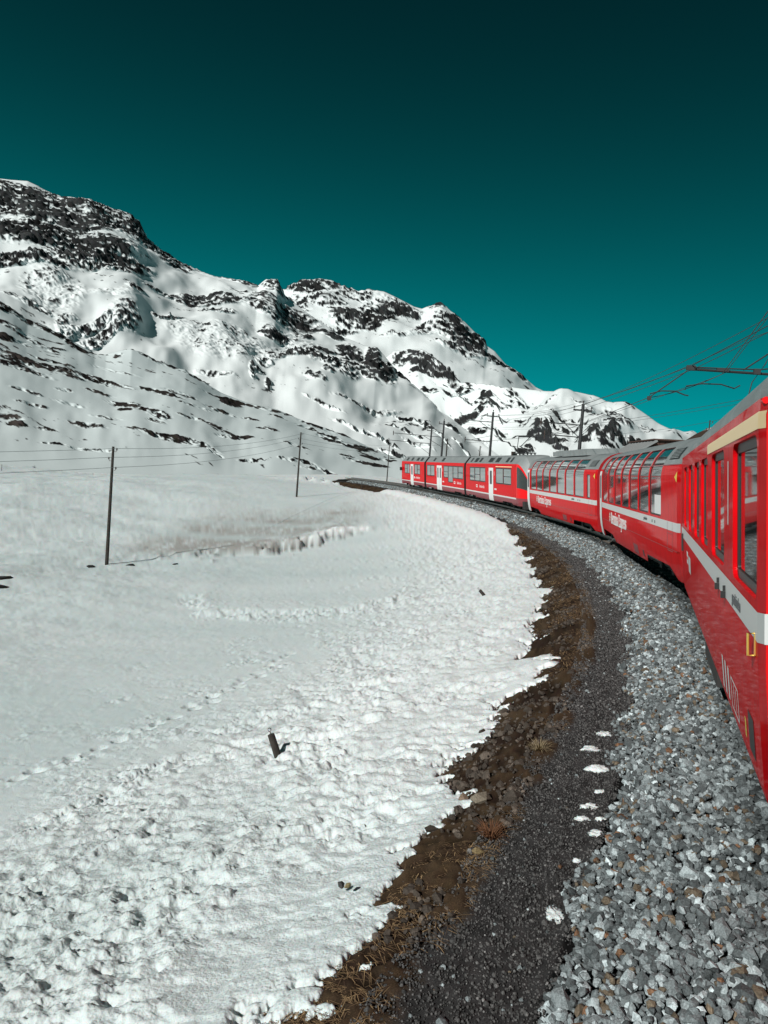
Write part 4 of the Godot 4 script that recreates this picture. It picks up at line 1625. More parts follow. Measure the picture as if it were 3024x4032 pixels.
	underframe(root, [])
	bogie(root, 2.6)
	bogie(root, L - 2.3)
	gangway(root, 0.0)
	gangway(root, L)
	flower(root, doors[0] - first - 0.02, 1.12, 0.2)
	lettering(root, "Bernina Express", doors[0] - first - 0.32, 1.1, 0.56, 0.78, M.white)
	lettering(root, "graubünden", 4.3, 1.475, 0.11, 0.9, M.ink, false, 0.008)


func build_panorama_coaches() -> void:
	var root := carriage("panorama_coach", "red panoramic coach behind the nearest coach, seven windows with a white board in the first", 17.457, 32.07, "carriages of the red train")
	body_profile([Vector2(1.2, 0.265), Vector2(1.24, 0.36), Vector2(1.3, 0.66), Vector2(1.328, 0.95), Vector2(1.335, 1.1), Vector2(1.335, 2.5), Vector2(1.333, 2.62), Vector2(1.305, 2.78), Vector2(1.27, 2.88), Vector2(1.18, 3.06), Vector2(1.05, 3.22), Vector2(0.9, 3.34), Vector2(0.7, 3.44), Vector2(0.4, 3.52), Vector2(0, 3.55)])
	var wins := []
	for k in 7:
		wins.append(hole(1.93 + k * 1.695, 3.49 + k * 1.695, 1.63, 3.29, 0.1))
	panorama(root, wins, [], [13.85, 14.46], 2.45, M.dark_glass)
	sticker(root, "white_board", 2.02, 2.85, 1.67, 2.14, M.white, -0.02)
	root = carriage("panorama_coach", "red panoramic coach coupled to the railcar, with a narrow upright window at one end", 33.13, 49.33, "carriages of the red train")
	wins = []
	for k in 7:
		wins.append(hole(2.05 + k * 1.865, 3.77 + k * 1.865, 1.63, 3.29, 0.1))
	panorama(root, wins, [hole(0.95, 1.5, 1.63, 2.64, 0.05)], [15.32, 16.05], 2.4, M.coated_glass)
	var ac := MB.new()
	ac.box(Vector3(0, 3.64, zu(6.4)), Vector3(1.5, 0.3, 5.2))
	part("roof_housing", ac, M.roof, root)
	var lo := MB.new()
	for k in 6:
		lo.box(Vector3(0, 3.8, zu(9.4 + k * 0.35)), Vector3(1.2, 0.04, 0.2))
	lo.box(Vector3(0, 3.66, zu(10.3)), Vector3(1.4, 0.24, 2.4))
	part("roof_fan_box", lo, M.roof, root)


func railcar_profile() -> void:
	body_profile([Vector2(1.25, 0.36), Vector2(1.29, 0.44), Vector2(1.325, 0.7), Vector2(1.335, 0.9), Vector2(1.335, 1.1), Vector2(1.335, 2.7), Vector2(1.325, 2.95), Vector2(1.3, 3.1), Vector2(1.29, 3.13), Vector2(1.24, 3.16), Vector2(1.22, 3.19), Vector2(0.88, 3.62), Vector2(0.8, 3.68), Vector2(0.4, 3.72), Vector2(0, 3.73)])


func railcar_unit(root: Node3D, groups: Array, doors: Array, text: String, text_u: float, panels: Array, nose: bool) -> void:
	var L := c_long
	for side in [-1.0, 1.0]:
		var b := MB.new()
		skin(b, side, 0, L, 0.88, 1.2)
		var at := 0.0
		var rows := []
		for g in groups:
			var n: int = g[2]
			for k in n:
				var w: float = (g[1] - g[0]) / n
				rows.append(hole(g[0] + w * k + 0.02, g[0] + w * (k + 1) - 0.02, 1.68 if k != g[3] else 1.26, 2.84, 0.06))
		for h in rows:
			if h[0] - 0.02 > at + 0.005:
				skin(b, side, at, h[0] - 0.02, 1.2, 2.9)
			ring(b, side, [h[0] - 0.02, h[1] + 0.02, at_h(1.2), at_h(2.9), 0.0], h)
			at = h[1] + 0.02
		skin(b, side, at, L, 1.2, 2.9)
		skin(b, side, 0, L, 2.9, 3.13)
		part("side_wall", b, M.red, root)
		var lo := MB.new()
		skirt(lo, side, [Vector2(0, 0.37), Vector2(1.0, 0.37), Vector2(1.2, 0.5), Vector2(3.6, 0.5), Vector2(3.8, 0.37), Vector2(L - 3.8, 0.37), Vector2(L - 3.6, 0.5), Vector2(L - 1.2, 0.5), Vector2(L - 1.0, 0.37), Vector2(L, 0.37)], 0.88)
		part("lower_wall", lo, M.maroon, root)
		var st := MB.new()
		skin(st, side, 0, L, 0.78, 0.885, 0.004)
		part("stripe", st, M.stripe, root)
		var rf := MB.new()
		skin(rf, side, 0, L, 3.13, 3.74)
		part("roof", rf, M.roof, root)
		for k in rows.size():
			var f := MB.new()
			var inner := shrink(rows[k], 0.08)
			ring(f, side, rows[k], inner, 0.004)
			if k % 3 == 0:
				skin(f, side, rows[k][0] + 0.05, rows[k][1] - 0.05, 2.22, 2.27, 0.003)
			var w := part("window", f, M.rubber, root)
			var gl := MB.new()
			ring(gl, side, inner, [], -0.006)
			part("pane", gl, M.coated_glass, w)
		for d in doors:
			var dr := MB.new()
			ring(dr, side, [d[0], d[1], at_h(0.37), at_h(2.82), 0.03], [], 0.008)
			var door := part("door", dr, M.white, root)
			var leaves: int = d[2]
			for k in leaves:
				var w: float = (d[1] - d[0]) / leaves
				var dp := MB.new()
				ring(dp, side, hole(d[0] + w * (k + 0.28), d[0] + w * (k + 0.74), 1.6, 2.6, 0.05), [], 0.012)
				part("door_pane", dp, M.ink, door)
				if k > 0:
					var j := MB.new()
					skin(j, side, d[0] + w * k - 0.015, d[0] + w * k + 0.015, 0.4, 2.8, 0.011)
					part("door_joint", j, M.rubber, door)
			sticker(root, "seat_class_mark", d[0] - 0.32, d[0] - 0.24, 2.25, 2.55, M.stripe, 0.003, side)
			sticker(root, "seat_class_mark", d[1] + 0.2, d[1] + 0.28, 2.25, 2.55, M.stripe, 0.003, side)
		for p in panels:
			sticker(root, "roof_panel", p[0], p[1], 3.24, 3.58, M.roof_dark, 0.004, side)
		sticker(root, "info_display", doors[0][0] - 1.0, doors[0][0] - 0.35, 1.2, 1.32, M.stripe, 0.003, side)
	var e := MB.new()
	if not nose:
		end_wall(e, 0.0)
	end_wall(e, L)
	part("end_wall", e, M.rubber, root)
	cabin(root)
	underframe(root, [Vector3(4.2, L - 4.2, 0.32)])
	bogie(root, 2.4)
	bogie(root, L - 2.4)
	if not nose:
		gangway(root, 0.0)
	var sq := MB.new()
	ring(sq, -1.0, hole(text_u, text_u + 0.55, 1.2, 1.42, 0.03), hole(text_u + 0.1, text_u + 0.45, 1.26, 1.36, 0.02), 0.004)
	part("emblem", sq, M.white, root)
	lettering(root, text, text_u - 0.65, 1.31, 0.3, 0.9, M.white, false)


func build_railcar() -> void:
	var group := "carriages of the red train"
	c_taper = Vector2(0.05, 0.0)
	var root := carriage("railcar", "railcar section with a rounded red cab and windscreen, raised pantograph on its roof", 52.56, 68.79, group)
	railcar_profile()
	railcar_unit(root, [[1.2, 5.55, 2, -1], [8.8, 14.6, 3, -1]], [[6.3, 7.7, 1]], "Ferrovia retica", 11.6, [[1.7, 2.2], [2.7, 3.4], [5.2, 6.4], [7.2, 8.6], [11.0, 11.8], [12.4, 13.6], [14.5, 15.1]], true)
	var cb := MB.new()
	skin(cb, -1.0, 1.1, 5.6, 2.9, 2.95, 0.004)
	part("cream_band", cb, M.cream, root)
	build_cab(root)
	build_pantograph(root)
	root = carriage("railcar", "middle railcar section with wide white double doors", 69.53, 85.82, group)
	railcar_profile()
	railcar_unit(root, [[0.3, 7.9, 4, 2], [12.0, 15.7, 2, -1]], [[8.7, 10.9, 2]], "Viafier retica", 3.2, [[8.5, 9.5], [12.5, 13.4]], false)
	root = carriage("railcar", "last railcar section at the head of the train, two windows and one white door", 86.71, 98.74, group)
	railcar_profile()
	railcar_unit(root, [[2.0, 4.9, 2, -1], [7.4, 10.3, 2, -1]], [[5.4, 6.9, 1]], "Rhätische Bahn", 4.6, [[1.5, 2.6], [3.4, 4.6], [6.4, 7.4], [9.0, 10.0]], false)
	var mr := MB.new()
	mr.box(bp(c_long - 0.3, at_h(2.2), -1.0, 0.16), Vector3(0.3, 0.4, 0.1))
	part("mirror", mr, M.rubber, root)


func build_cab(root: Node3D) -> void:
	# the rounded cab at the near end: loft from the body section to a lower, narrower one
	var rows := 10
	var red := MB.new()
	var low := MB.new()
	var glass := MB.new()
	var grey := MB.new()
	var at := func(k: float, t: float, side: float, off: float) -> Vector3:
		var p := bp(0.0, t, side, off)
		var q := k * k
		p.x *= 1.0 - 0.34 * q
		var cut := 1.25
		if p.y > cut:
			p.y = cut + (p.y - cut) * (1.0 - 0.62 * pow(k, 2.4))
		p.z += 1.5 * k
		return p
	var hs := [0.36, 0.6, 0.88, 1.2, 1.55, 1.9, 2.3, 2.7, 2.95, 3.13, 3.3, 3.6, 3.68, 3.72, 3.73]
	for side in [-1.0, 1.0]:
		for r in rows:
			for e in hs.size() - 1:
				var k0 := float(r) / rows
				var k1 := float(r + 1) / rows
				var t0 := at_h(hs[e])
				var t1 := at_h(hs[e + 1])
				var a: Vector3 = at.call(k0, t0, side, 0.0)
				var b: Vector3 = at.call(k1, t0, side, 0.0)
				var c: Vector3 = at.call(k1, t1, side, 0.0)
				var d: Vector3 = at.call(k0, t1, side, 0.0)
				var nn := (b - a).cross(d - a)
				if nn.length() < 1e-9:
					nn = (c - b).cross(d - b)
				nn = nn.normalized()
				if nn.dot(Vector3(side, 0.2, 0.3)) < 0.0:
					nn = -nn
				var win: bool = hs[e] >= 1.5 and hs[e + 1] <= 2.96 and r >= 1
				var target: MB = low if hs[e] < 0.85 else (glass if win else (grey if hs[e] >= 3.1 else red))
				target.quad(a, b, c, d, nn)
	for side in [-1.0, 1.0]:
		for e in hs.size() - 1:
			var a: Vector3 = at.call(1.0, at_h(hs[e]), side, 0.0)
			var c: Vector3 = at.call(1.0, at_h(hs[e + 1]), side, 0.0)
			var target: MB = low if hs[e] < 0.85 else (glass if hs[e] >= 1.5 and hs[e] < 2.9 else (grey if hs[e] >= 3.1 else red))
			target.quad(a, c, Vector3(0, c.y, c.z), Vector3(0, a.y, a.z), Vector3.BACK)
	var cab := part("cab", red, M.plain_red, root)
	part("cab_skirt", low, M.maroon, cab)
	part("windscreen", glass, M.glass, cab)
	part("cab_roof", grey, M.roof, cab)
	var f := MB.new()
	f.box(Vector3(0, 0.35, zu(-1.7)), Vector3(1.9, 0.3, 0.5))
	f.box(Vector3(-1.05, 0.45, zu(-1.35)), Vector3(0.3, 0.5, 0.6))
	part("snow_plough", f, M.under, cab)


func build_pantograph(root: Node3D) -> void:
	var b := MB.new()
	var z := zu(2.4)
	for x in [-0.45, 0.45]:
		b.tube([Vector3(x, 3.85, z - 0.9), Vector3(x, 3.85, z + 0.9)], 0.035)
	for e in [-0.9, 0.0, 0.9]:
		b.tube([Vector3(-0.5, 3.85, z + e), Vector3(0.5, 3.85, z + e)], 0.03)
		for x in [-0.4, 0.4]:
			b.tube([Vector3(x, 3.7, z + e), Vector3(x, 3.87, z + e)], 0.055, 8)
	var t := part("pantograph", b, M.mast, root)
	var arm := MB.new()
	for x in [-0.12, 0.12]:
		arm.tube([Vector3(x * 3.0, 3.88, z - 0.5), Vector3(x, 4.35, z - 1.6)], 0.03)
		arm.tube([Vector3(x, 4.35, z - 1.6), Vector3(x * 3.5, 5.0, z - 0.2)], 0.026)
	arm.tube([Vector3(0.2, 3.88, z + 0.1), Vector3(0.0, 4.38, z - 1.55)], 0.02)
	part("arm", arm, M.mast, t)
	var head := MB.new()
	for e in [-0.4, 0.0]:
		head.tube([Vector3(-0.85, 4.9, z + e), Vector3(-0.6, 5.06, z + e), Vector3(0.6, 5.06, z + e), Vector3(0.85, 4.9, z + e)], 0.03)
	head.box(Vector3(0, 5.0, z - 0.2), Vector3(0.8, 0.05, 0.4))
	part("contact_head", head, M.mast, t)
	var eq := MB.new()
	for k in 4:
		eq.tube([Vector3(-0.3 + 0.15 * k, 3.7, z - 2.4 - 0.3 * k), Vector3(-0.3 + 0.15 * k, 4.0, z - 2.4 - 0.3 * k)], 0.07, 8)
	part("roof_insulators", eq, M.insulator, root)


# ---------------------------------------------------------------- overhead line
func insulator(b: MB, at: Vector3, tall := 0.22) -> void:
	b.tube([at, at + Vector3(0, tall * 0.4, 0)], 0.02)
	for k in 3:
		b.tube([at + Vector3(0, tall * (0.4 + 0.2 * k), 0), at + Vector3(0, tall * (0.55 + 0.2 * k), 0)], 0.06, 8)


func mast(label: String, x: float, f: float, top: float, s: float, arms: Array) -> Node3D:
	var g := soil(x, f) - 0.2
	var t := thing("overhead_line_mast", label, "mast", Transform3D(Basis(Vector3.UP, -heading(s)), Vector3(x, g, -f)), "masts of the overhead line")
	var h := top - g
	var b := MB.new()
	b.tube([Vector3(0, 0, 0), Vector3(0, h, 0)], 0.15, 8, 0.105)
	part("post", b, M.mast, t)
	var c := MB.new()
	c.box(Vector3(0, h - 0.42, 0), Vector3(1.25, 0.1, 0.1))
	part("crossarm", c, M.mast, t)
	for e in [-0.58, 0.58]:
		var i := MB.new()
		insulator(i, Vector3(e, h - 0.37, 0))
		part("insulator", i, M.insulator, t)
	var it := MB.new()
	insulator(it, Vector3(0, h, 0))
	part("insulator", it, M.insulator, t)
	for a in arms:
		var q := MB.new()
		var y: float = a.y - g
		q.tube([Vector3(0, y, 0), Vector3(-a.x, y + 0.02, 0)], 0.038)
		if a.z > 0.0:
			q.tube([Vector3(0, y + a.z, 0), Vector3(-a.x * 0.75, y + 0.05, 0)], 0.02)
		else:
			q.tube([Vector3(0, y + a.z, 0), Vector3(-a.x * 0.4, y, 0)], 0.026)
		part("cantilever", q, M.mast, t)
		var k := MB.new()
		k.tube([Vector3(-a.x, y - 0.25, 0), Vector3(-a.x, y + 0.28, 0)], 0.045, 8)
		part("insulator", k, M.insulator, t)
	return t


func wire(called: String, label: String, category: String, group: String, pts: Array, radius: float, sag: float, material: Material) -> void:
	var b := MB.new()
	for k in pts.size() - 1:
		var line := []
		for j in 13:
			var q := j / 12.0
			line.append(pts[k].lerp(pts[k + 1], q) - Vector3(0, sag * 4.0 * q * (1.0 - q), 0))
		b.tube(line, radius, 5)
	var o := part(called, b, material, self)
	tag(o, label, category, group)


func build_overhead_line() -> void:
	var group := "wires above the railway"
	mast("tall mast rising behind the second panoramic coach", 12.55, 51.0, 7.6, 51.5, [Vector3(2.7, 6.2, -0.9), Vector3(2.4, 5.4, 0.5)])
	mast("mast standing behind the middle railcar section, with a single long bracket", 9.9, 75.5, 8.75, 76.0, [Vector3(3.3, 7.75, -0.8), Vector3(2.6, 5.85, 0.6)])
	mast("mast behind the joint of the last two railcar sections, taller of the far pair", 6.4, 93.0, 8.8, 93.5, [Vector3(6.1, 6.8, -1.2)])
	mast("farthest mast with a long arm reaching left over the track", 5.4, 101.0, 8.35, 102.0, [Vector3(5.6, 6.25, -1.4)])
	# the bracket over the near coach, on a mast just out of the picture
	var h0 := heading(21.5)
	var t := mast("near mast with a tubular bracket over the roof of the nearest coach", 11.35, 20.0, 8.2, 21.5, [])
	var inv := t.transform.affine_inverse()
	var loc := func(x: float, y: float, f: float) -> Vector3:
		return inv * Vector3(x, y, -f)
	var br := MB.new()
	br.tube([loc.call(11.3, 5.46, 20.05), loc.call(7.56, 5.42, 20.0)], 0.034, 8)
	br.tube([loc.call(11.3, 6.9, 20.05), loc.call(10.0, 6.3, 20.0), loc.call(8.95, 5.5, 20.0)], 0.02)
	br.tube([loc.call(7.62, 5.47, 20.0), loc.call(8.5, 5.5, 20.0), loc.call(9.4, 5.54, 20.0), loc.call(9.8, 5.62, 20.0)], 0.018)
	part("bracket", br, M.mast, t)
	var cl := MB.new()
	cl.box(loc.call(7.6, 5.45, 20.0), Vector3(0.22, 0.12, 0.12))
	cl.box(loc.call(8.42, 5.46, 20.0), Vector3(0.3, 0.09, 0.1))
	cl.box(loc.call(9.3, 5.48, 20.0), Vector3(0.16, 0.14, 0.12))
	part("clamp", cl, M.mast, t)
	var dr := MB.new()
	dr.tube([loc.call(7.5, 5.36, 20.0), loc.call(6.62, 4.64, 20.0)], 0.016)
	dr.box(loc.call(6.6, 4.6, 20.0), Vector3(0.1, 0.1, 0.08))
	part("drop_rod", dr, M.mast, t)
	for q in [[6.6, 4.62, 7.6, 4.66], [7.5, 4.88, 8.9, 5.02]]:
		var sa := MB.new()
		var x0: float = q[0]
		var x1: float = q[2]
		sa.tube([loc.call(x0, q[1], 20.0), loc.call(x0 + 0.02, q[1] + 0.1, 20.0), loc.call(lerpf(x0, x1, 0.3), q[1] + 0.19, 20.0), loc.call(lerpf(x0, x1, 0.65), q[1] + 0.21, 20.0), loc.call(lerpf(x0, x1, 0.9), q[1] + 0.13, 20.0), loc.call(x1, q[3] + 0.08, 20.0)], 0.017)
		part("steady_arm", sa, M.mast, t)
	var jp := MB.new()
	jp.tube([loc.call(9.62, 6.55, 20.0), loc.call(9.64, 6.1, 20.0), loc.call(9.5, 5.7, 20.0), loc.call(9.2, 5.2, 20.0), loc.call(9.15, 4.9, 20.0)], 0.014)
	jp.tube([loc.call(11.3, 6.62, 20.0), loc.call(9.55, 6.6, 20.0)], 0.035)
	part("jumper_cable", jp, M.mast, t)
	var ji := MB.new()
	ji.tube([loc.call(9.62, 6.55, 20.0), loc.call(9.62, 6.95, 20.0)], 0.05, 8)
	ji.tube([loc.call(9.62, 6.72, 20.0), loc.call(9.62, 6.8, 20.0)], 0.08, 8)
	part("insulator", ji, M.insulator, t)
	# contact wires and messenger
	var far_a := rail_at(51.5, -0.2, 5.0)
	var far_b := rail_at(76.0, 0.1, 5.0)
	var far_c := rail_at(97.0, 0.0, 5.0)
	var behind := rail_at(-6.0, -1.4, 5.6)
	wire("contact_wire", "lower of the contact wires, clipped to the curved steady arms", "wire", group, [behind, Vector3(8.42, 5.36, -20.0), Vector3(7.5, 4.9, -20.05), Vector3(6.6, 4.62, -20.1), far_a, far_b, far_c], 0.009, 0.02, M.wire)
	wire("contact_wire", "second contact wire running close beside the lower one", "wire", group, [behind + Vector3(0.2, 0.12, 0), Vector3(8.5, 5.4, -20.0), Vector3(7.55, 4.96, -20.05), far_a + Vector3(0.06, 0.06, 0), far_b + Vector3(0.05, 0.05, 0)], 0.007, 0.02, M.wire)
	wire("messenger_wire", "upper carrying wire passing over the bracket tip", "wire", group, [Vector3(9.0, 8.4, 2.0), Vector3(7.6, 5.5, -20.0), rail_at(51.5, 0.3, 6.3), rail_at(76.0, 0.3, 7.0), rail_at(97.0, 0.0, 6.2)], 0.011, 0.12, M.wire)
	wire("messenger_wire", "twin of the upper carrying wire, just beneath it", "wire", group, [Vector3(9.15, 8.3, 2.0), Vector3(7.66, 5.42, -20.0), rail_at(51.5, 0.25, 6.1), rail_at(76.0, 0.25, 6.8)], 0.008, 0.16, M.wire)
	wire("feeder_wire", "feeder wire running from the mast tops out of the picture", "wire", group, [Vector3(13.5, 9.0, 2.0), Vector3(9.62, 6.98, -20.0), Vector3(11.9, 7.3, -51.0), Vector3(9.3, 8.45, -75.5), Vector3(5.9, 8.55, -93.0), Vector3(4.9, 8.1, -101.0)], 0.009, 0.25, M.wire)
	wire("feeder_wire", "second feeder wire beside the mast tops", "wire", group, [Vector3(13.0, 8.6, 2.0), Vector3(9.0, 6.3, -20.0), Vector3(12.5, 7.75, -51.0), Vector3(10.5, 8.5, -75.5), Vector3(7.0, 8.5, -93.0)], 0.008, 0.25, M.wire)
	wire("feeder_wire", "upper line meeting the sky low over the coach roof, behind the track", "wire", group, [Vector3(14.7, 6.0, -4.0), Vector3(13.9, 6.12, -30.0), Vector3(13.1, 6.3, -51.0), Vector3(10.3, 7.3, -75.5), Vector3(7.6, 7.1, -101.0)], 0.009, 0.06, M.wire)
	wire("feeder_wire", "twin line just under the upper one behind the track", "wire", group, [Vector3(14.7, 5.85, -4.0), Vector3(13.95, 5.98, -30.0), Vector3(13.1, 6.15, -51.0), Vector3(10.3, 7.1, -75.5)], 0.007, 0.06, M.wire)
	wire("telephone_wire", "lowest line in the sky, crossing just above the brown rise", "wire", group, [Vector3(16.0, 6.0, -15.0), Vector3(18.6, 6.6, -42.0), Vector3(21.3, 7.1, -60.0), Vector3(24.7, 8.4, -95.0)], 0.010, 0.05, M.wire)


func pole(label: String, x: float, f: float, base_y: float, tall: float, group: String, size := 1.0) -> Node3D:
	var t := thing("telegraph_pole", label, "telegraph pole", Transform3D(Basis.IDENTITY, Vector3(x, base_y, -f)), group)
	var b := MB.new()
	b.tube([Vector3(0, -0.4, 0), Vector3(0, tall * 0.5, 0), Vector3(0, tall, 0)], 0.115 * size, 8, 0.075 * size)
	part("post", b, M.wood, t)
	for q in [[0.2, 1.0], [0.75, -1.0], [1.3, 1.0]]:
		var i := MB.new()
		var y: float = tall - q[0]
		var e: float = q[1]
		i.tube([Vector3(0, y - 0.06, 0), Vector3(0.17 * e, y - 0.1, 0), Vector3(0.22 * e, y, 0)], 0.014)
		i.tube([Vector3(0.22 * e, y, 0), Vector3(0.22 * e, y + 0.13, 0)], 0.045, 8, 0.03)
		part("insulator", i, M.insulator, t)
	return t


func build_telegraph_line() -> void:
	var group := "telegraph poles in the snow"
	var spots := [Vector4(-16.05, 45.0, -4.75, 7.2), Vector4(-10.0, 87.0, -1.75, 7.6), Vector4(0.1, 158.0, 0.4, 7.3)]
	pole("tall telegraph pole nearest in the snow, beside bare brown tufts", spots[0].x, spots[0].y, spots[0].z, spots[0].w, group)
	pole("telegraph pole in the open snow, midway in the row", spots[1].x, spots[1].y, spots[1].z, spots[1].w, group)
	pole("small far telegraph pole just before the head of the train", spots[2].x, spots[2].y, spots[2].z, spots[2].w, group)
	pole("slender pole standing before the brown timber shed", 24.9, 60.6, -0.6, 8.7, "telegraph poles behind the train", 0.6)
	pole("short telegraph pole behind the far pair of masts", 7.6, 101.5, -0.2, 7.3, "telegraph poles behind the train")
	pole("short telegraph pole above the roof of the first railcar section", 13.8, 117.0, -0.2, 7.3, "telegraph poles behind the train")
	for k in 3:
		var off: float = [0.1, 0.65, 1.2][k]
		var e: float = [0.22, -0.22, 0.22][k]
		var pts := [Vector3(-40.0 + e, 0.4 - off, -14.0)]
		for q in spots:
			pts.append(Vector3(q.x + e, q.z + q.w - off, -q.y))
		wire("telephone_wire", ["topmost wire strung along the telegraph poles in the snow", "middle wire strung along the telegraph poles in the snow", "lowest wire strung along the telegraph poles in the snow"][k], "wire", "wires along the telegraph poles", pts, 0.012, 0.5, M.thin_wire)


# ---------------------------------------------------------------- barn and small things
func build_barn() -> void:
	var t := thing("barn", "dark brown timber shed with a grey sheet lean-to roof above the panoramic coaches", "shed", Transform3D(Basis.IDENTITY, Vector3(21.2, 0.42, -62.0)))
	var w := MB.new()
	w.box(Vector3(4.0, 3.0, -3.0), Vector3(8.0, 6.0, 6.0))
	part("wall", w, M.barn, t)
	for k in 19:
		var b := MB.new()
		b.box(Vector3(0.22 + k * 0.42, 3.0, 0.02), Vector3(0.36, 6.0, 0.04))
		part("plank", b, M.barn, t)
	var top := MB.new()
	top.box(Vector3(4.1, 6.06, -3.0), Vector3(8.5, 0.1, 6.6), Basis(Vector3.BACK, deg_to_rad(1.5)))
	part("roof", top, M.barn, t)
	var turn := Basis(Vector3.BACK, deg_to_rad(33.0))
	var r := MB.new()
	r.box(Vector3(-0.85, 5.25, -2.8), Vector3(2.1, 0.08, 6.6), turn)
	var o := part("roof", r, M.sheet, t, "grey sheet lean-to roof")
	for k in 9:
		var q := MB.new()
		q.box(Vector3(-0.85, 5.25, 0.3 - k * 0.78) + turn * Vector3(0, 0.06, 0), Vector3(2.1, 0.05, 0.06), turn)
		part("seam", q, M.sheet, o)
	var g := MB.new()
	g.box(Vector3(-0.85, 5.25, 0.55), Vector3(2.15, 0.16, 0.06), turn)
	part("gable_board", g, M.sheet, t)
	var lw := MB.new()
	lw.box(Vector3(-0.85, 2.3, -2.8), Vector3(1.7, 4.6, 6.2))
	part("wall", lw, M.barn, t)


func lump_mesh(seed_: int, material: Material) -> ArrayMesh:
	var n := noise(1.7, 3, seed_)
	var pos := PackedVector3Array()
	var col := PackedColorArray()
	for r in 13:
		for c in 25:
			var a := TAU * c / 24.0
			var e := PI * (1.0 - r / 12.0) - PI / 2.0
			var d := Vector3(cos(e) * sin(a), sin(e), -cos(e) * cos(a))
			var q := 1.0 + 0.75 * n.get_noise_3d(d.x, d.y * 1.3, d.z) + 0.25 * n.get_noise_3d(d.x * 3.0, d.y * 3.0, d.z * 3.0)
			var p := d * q
			p.y = maxf(p.y, -0.25)
			pos.append(p)
			col.append(Color(0.56, 0.61, 0.61))
	return grid(pos, 25, 13, col, material)


func build_snow_clumps() -> void:
	var rows := [
		[8.5, 2.62, 0.13, 0.05, "widest strip of snow, farthest up the path at the ballast edge"], [7.9, 2.72, 0.14, 0.05, "flat snow patch second up the path, reaching into the cinders"], [7.3, 2.58, 0.17, 0.07, "plump snow patch beside the path, opposite the dry tuft"],
		[6.7, 2.5, 0.08, 0.035, "thin sliver of snow at the ballast edge"], [6.3, 2.55, 0.11, 0.04, "forked snow patch beside two brown stones"], [6.0, 2.58, 0.09, 0.04, "left one of two small snow patches lying side by side"],
		[6.0, 2.42, 0.07, 0.035, "right one of two small snow patches lying side by side"], [5.7, 2.42, 0.09, 0.035, "faint snow patch half under the ballast stones"], [5.2, 2.5, 0.05, 0.035, "small lone knob of snow on the dark path"], [4.35, 2.5, 0.08, 0.04, "nearest snow crumb on the dark path, with a tail"]]
	for k in rows.size():
		var q: Array = rows[k]
		var p := rail_at(q[0], q[1], 0.0)
		p.y = soil(p.x, -p.z) + 0.002
		var o := place("snow_patch", lump_mesh(60 + k, M.snow), self, Transform3D(Basis(Vector3.UP, -heading(q[0]) + 0.5) * Basis.from_scale(Vector3(q[2] * 0.7, q[3] * 0.6, q[2] * (0.45 if k != 9 else 1.3))), p))
		tag(o, q[4], "snow patch", "snow patches on the path")


func stake(label: String, x: float, f: float, tall: float, lean: float) -> void:
	var y := soil(x, f) + 0.1
	var t := thing("wooden_stake", label, "stake", Transform3D(Basis(Vector3.BACK, lean), Vector3(x, y, -f)), "wooden stakes in the snow")
	var b := MB.new()
	b.tube([Vector3(0, -0.25, 0), Vector3(0.004, tall * 0.5, 0), Vector3(0, tall, 0)], 0.055, 9, 0.05)
	part("post", b, M.wood, t)
	var e := MB.new()
	var loop := [Vector3(0, tall, 0)]
	for k in 10:
		var a := -PI / 2.0 + TAU * k / 9.0
		loop.append(Vector3(cos(a) * 0.022, tall + 0.07 + sin(a) * 0.026, 0))
	e.tube(loop, 0.006, 5)
	part("eyelet", e, M.rubber, t)


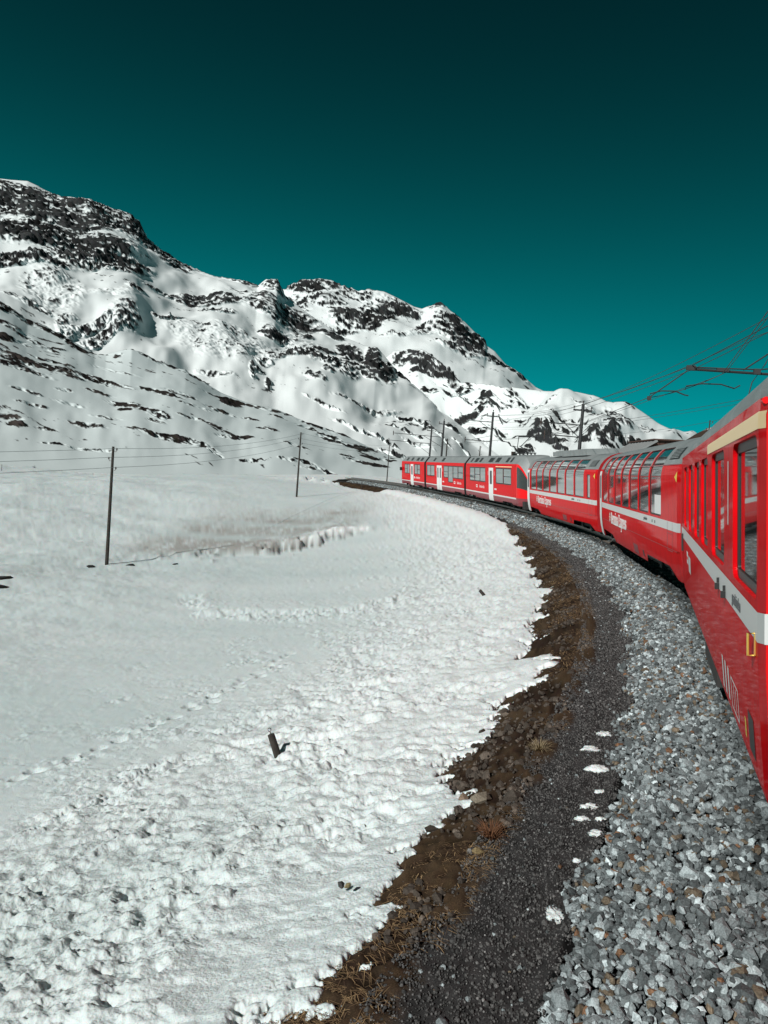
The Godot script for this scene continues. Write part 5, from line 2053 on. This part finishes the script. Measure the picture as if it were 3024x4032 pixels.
func build_small_things() -> void:
	stake("leaning wooden stake with a wire eyelet, nearest in the snow", -1.22, 10.6, 0.36, 0.36)
	stake("small dark stake tilted in the snow farther along the bank", 3.36, 23.8, 0.3, 0.75)
	stake("tiny stake at the far snow edge before the brown mound", -3.2, 104.0, 0.9, 0.1)
	stake("far marker stake alone at the left edge of the snow plain", -92.0, 184.0, 1.6, 0.0)
	# rocks
	var rows := [[6.15, 3.5, 0.125, 0.08, Color(0.30, 0.26, 0.2), "largest pale boulder on the bank, lying on gravel"], [6.2, 3.68, 0.085, 0.07, Color(0.3, 0.22, 0.16), "rounded tan boulder touching the largest one"], [5.0, 3.22, 0.05, 0.03, Color(0.33, 0.25, 0.13), "yellowish flat stone in the dry grass"],
		[4.25, 3.98, 0.035, 0.022, Color(0.36, 0.3, 0.16), "yellow stone in a melt hole of the snow"], [4.3, 4.05, 0.042, 0.035, Color(0.08, 0.08, 0.08), "dark stone in a melt hole of the snow"]]
	for k in rows.size():
		var q: Array = rows[k]
		var p := rail_at(q[0], q[1], 0.0)
		p.y = soil(p.x, -p.z) + (0.02 if k < 3 else 0.17)
		var m: StandardMaterial3D = M.stone.duplicate()
		m.vertex_color_use_as_albedo = false
		m.albedo_color = (q[4] as Color).linear_to_srgb()
		var o := place("rock", rock_mesh(40 + k, m), self, Transform3D(Basis(Vector3.UP, 0.6 + k) * Basis.from_scale(Vector3(q[2], q[3], q[2] * 0.75)), p))
		tag(o, q[5], "rock", "")
	var far := [[-18.7, 38.2, 0.55, 0.3, "dark boulder at the left edge of the snow hollow"], [-17.9, 36.3, 0.45, 0.18, "flat dark rock in front of the boulder at the left edge"], [-16.7, 44.2, 0.3, 0.12, "bare brown tuft at the foot of the nearest telegraph pole"], [-14.6, 44.9, 0.28, 0.13, "small dark hump right of the nearest telegraph pole"], [-12.1, 45.3, 0.22, 0.12, "dark hump in the snow before the melt bank"]]
	for k in far.size():
		var q: Array = far[k]
		var m: StandardMaterial3D = M.stone.duplicate()
		m.vertex_color_use_as_albedo = false
		m.albedo_color = lin(0.035, 0.032, 0.03)
		var o := place("rock", rock_mesh(80 + k, m), self, Transform3D(Basis.from_scale(Vector3(q[2], q[3], q[2])), Vector3(q[0], soil(q[0], q[1]) + 0.15, -q[1])))
		tag(o, q[4], "rock", "")
	# two tufts of dry grass beside the path
	for q in [[7.6, 3.22, "pale dry grass tuft at the top of the bank", Color(0.36, 0.29, 0.17)], [5.3, 3.2, "reddish brown grass tuft leaning over the path", Color(0.2, 0.09, 0.04)]]:
		var p := rail_at(q[0], q[1], 0.0)
		p.y = soil(p.x, -p.z)
		var b := MB.new()
		for k in 140:
			var a := rng.randf() * TAU
			var out := Vector3(cos(a), 0, sin(a))
			var foot := out * rng.randf() * 0.05
			var tip := foot + out * rng.randf_range(0.05, 0.16) + Vector3(0, rng.randf_range(0.02, 0.13), 0)
			var mid := (foot + tip) / 2.0 + Vector3(0, 0.03, 0)
			var w := Vector3(-out.z, 0, out.x) * 0.0025
			var nn := Vector3(0, 1, 0)
			b.quad(foot - w, foot + w, mid + w, mid - w, nn)
			b.tri(mid - w, mid + w, tip, nn, nn, nn)
			var c: Color = q[3] * rng.randf_range(0.5, 1.2)
			for e in 9:
				b.c.append(Color(c.r, c.g, c.b))
		var o := place("grass_tuft", b.mesh(M.grass), self, Transform3D(Basis.IDENTITY, p))
		tag(o, q[2], "grass tuft")
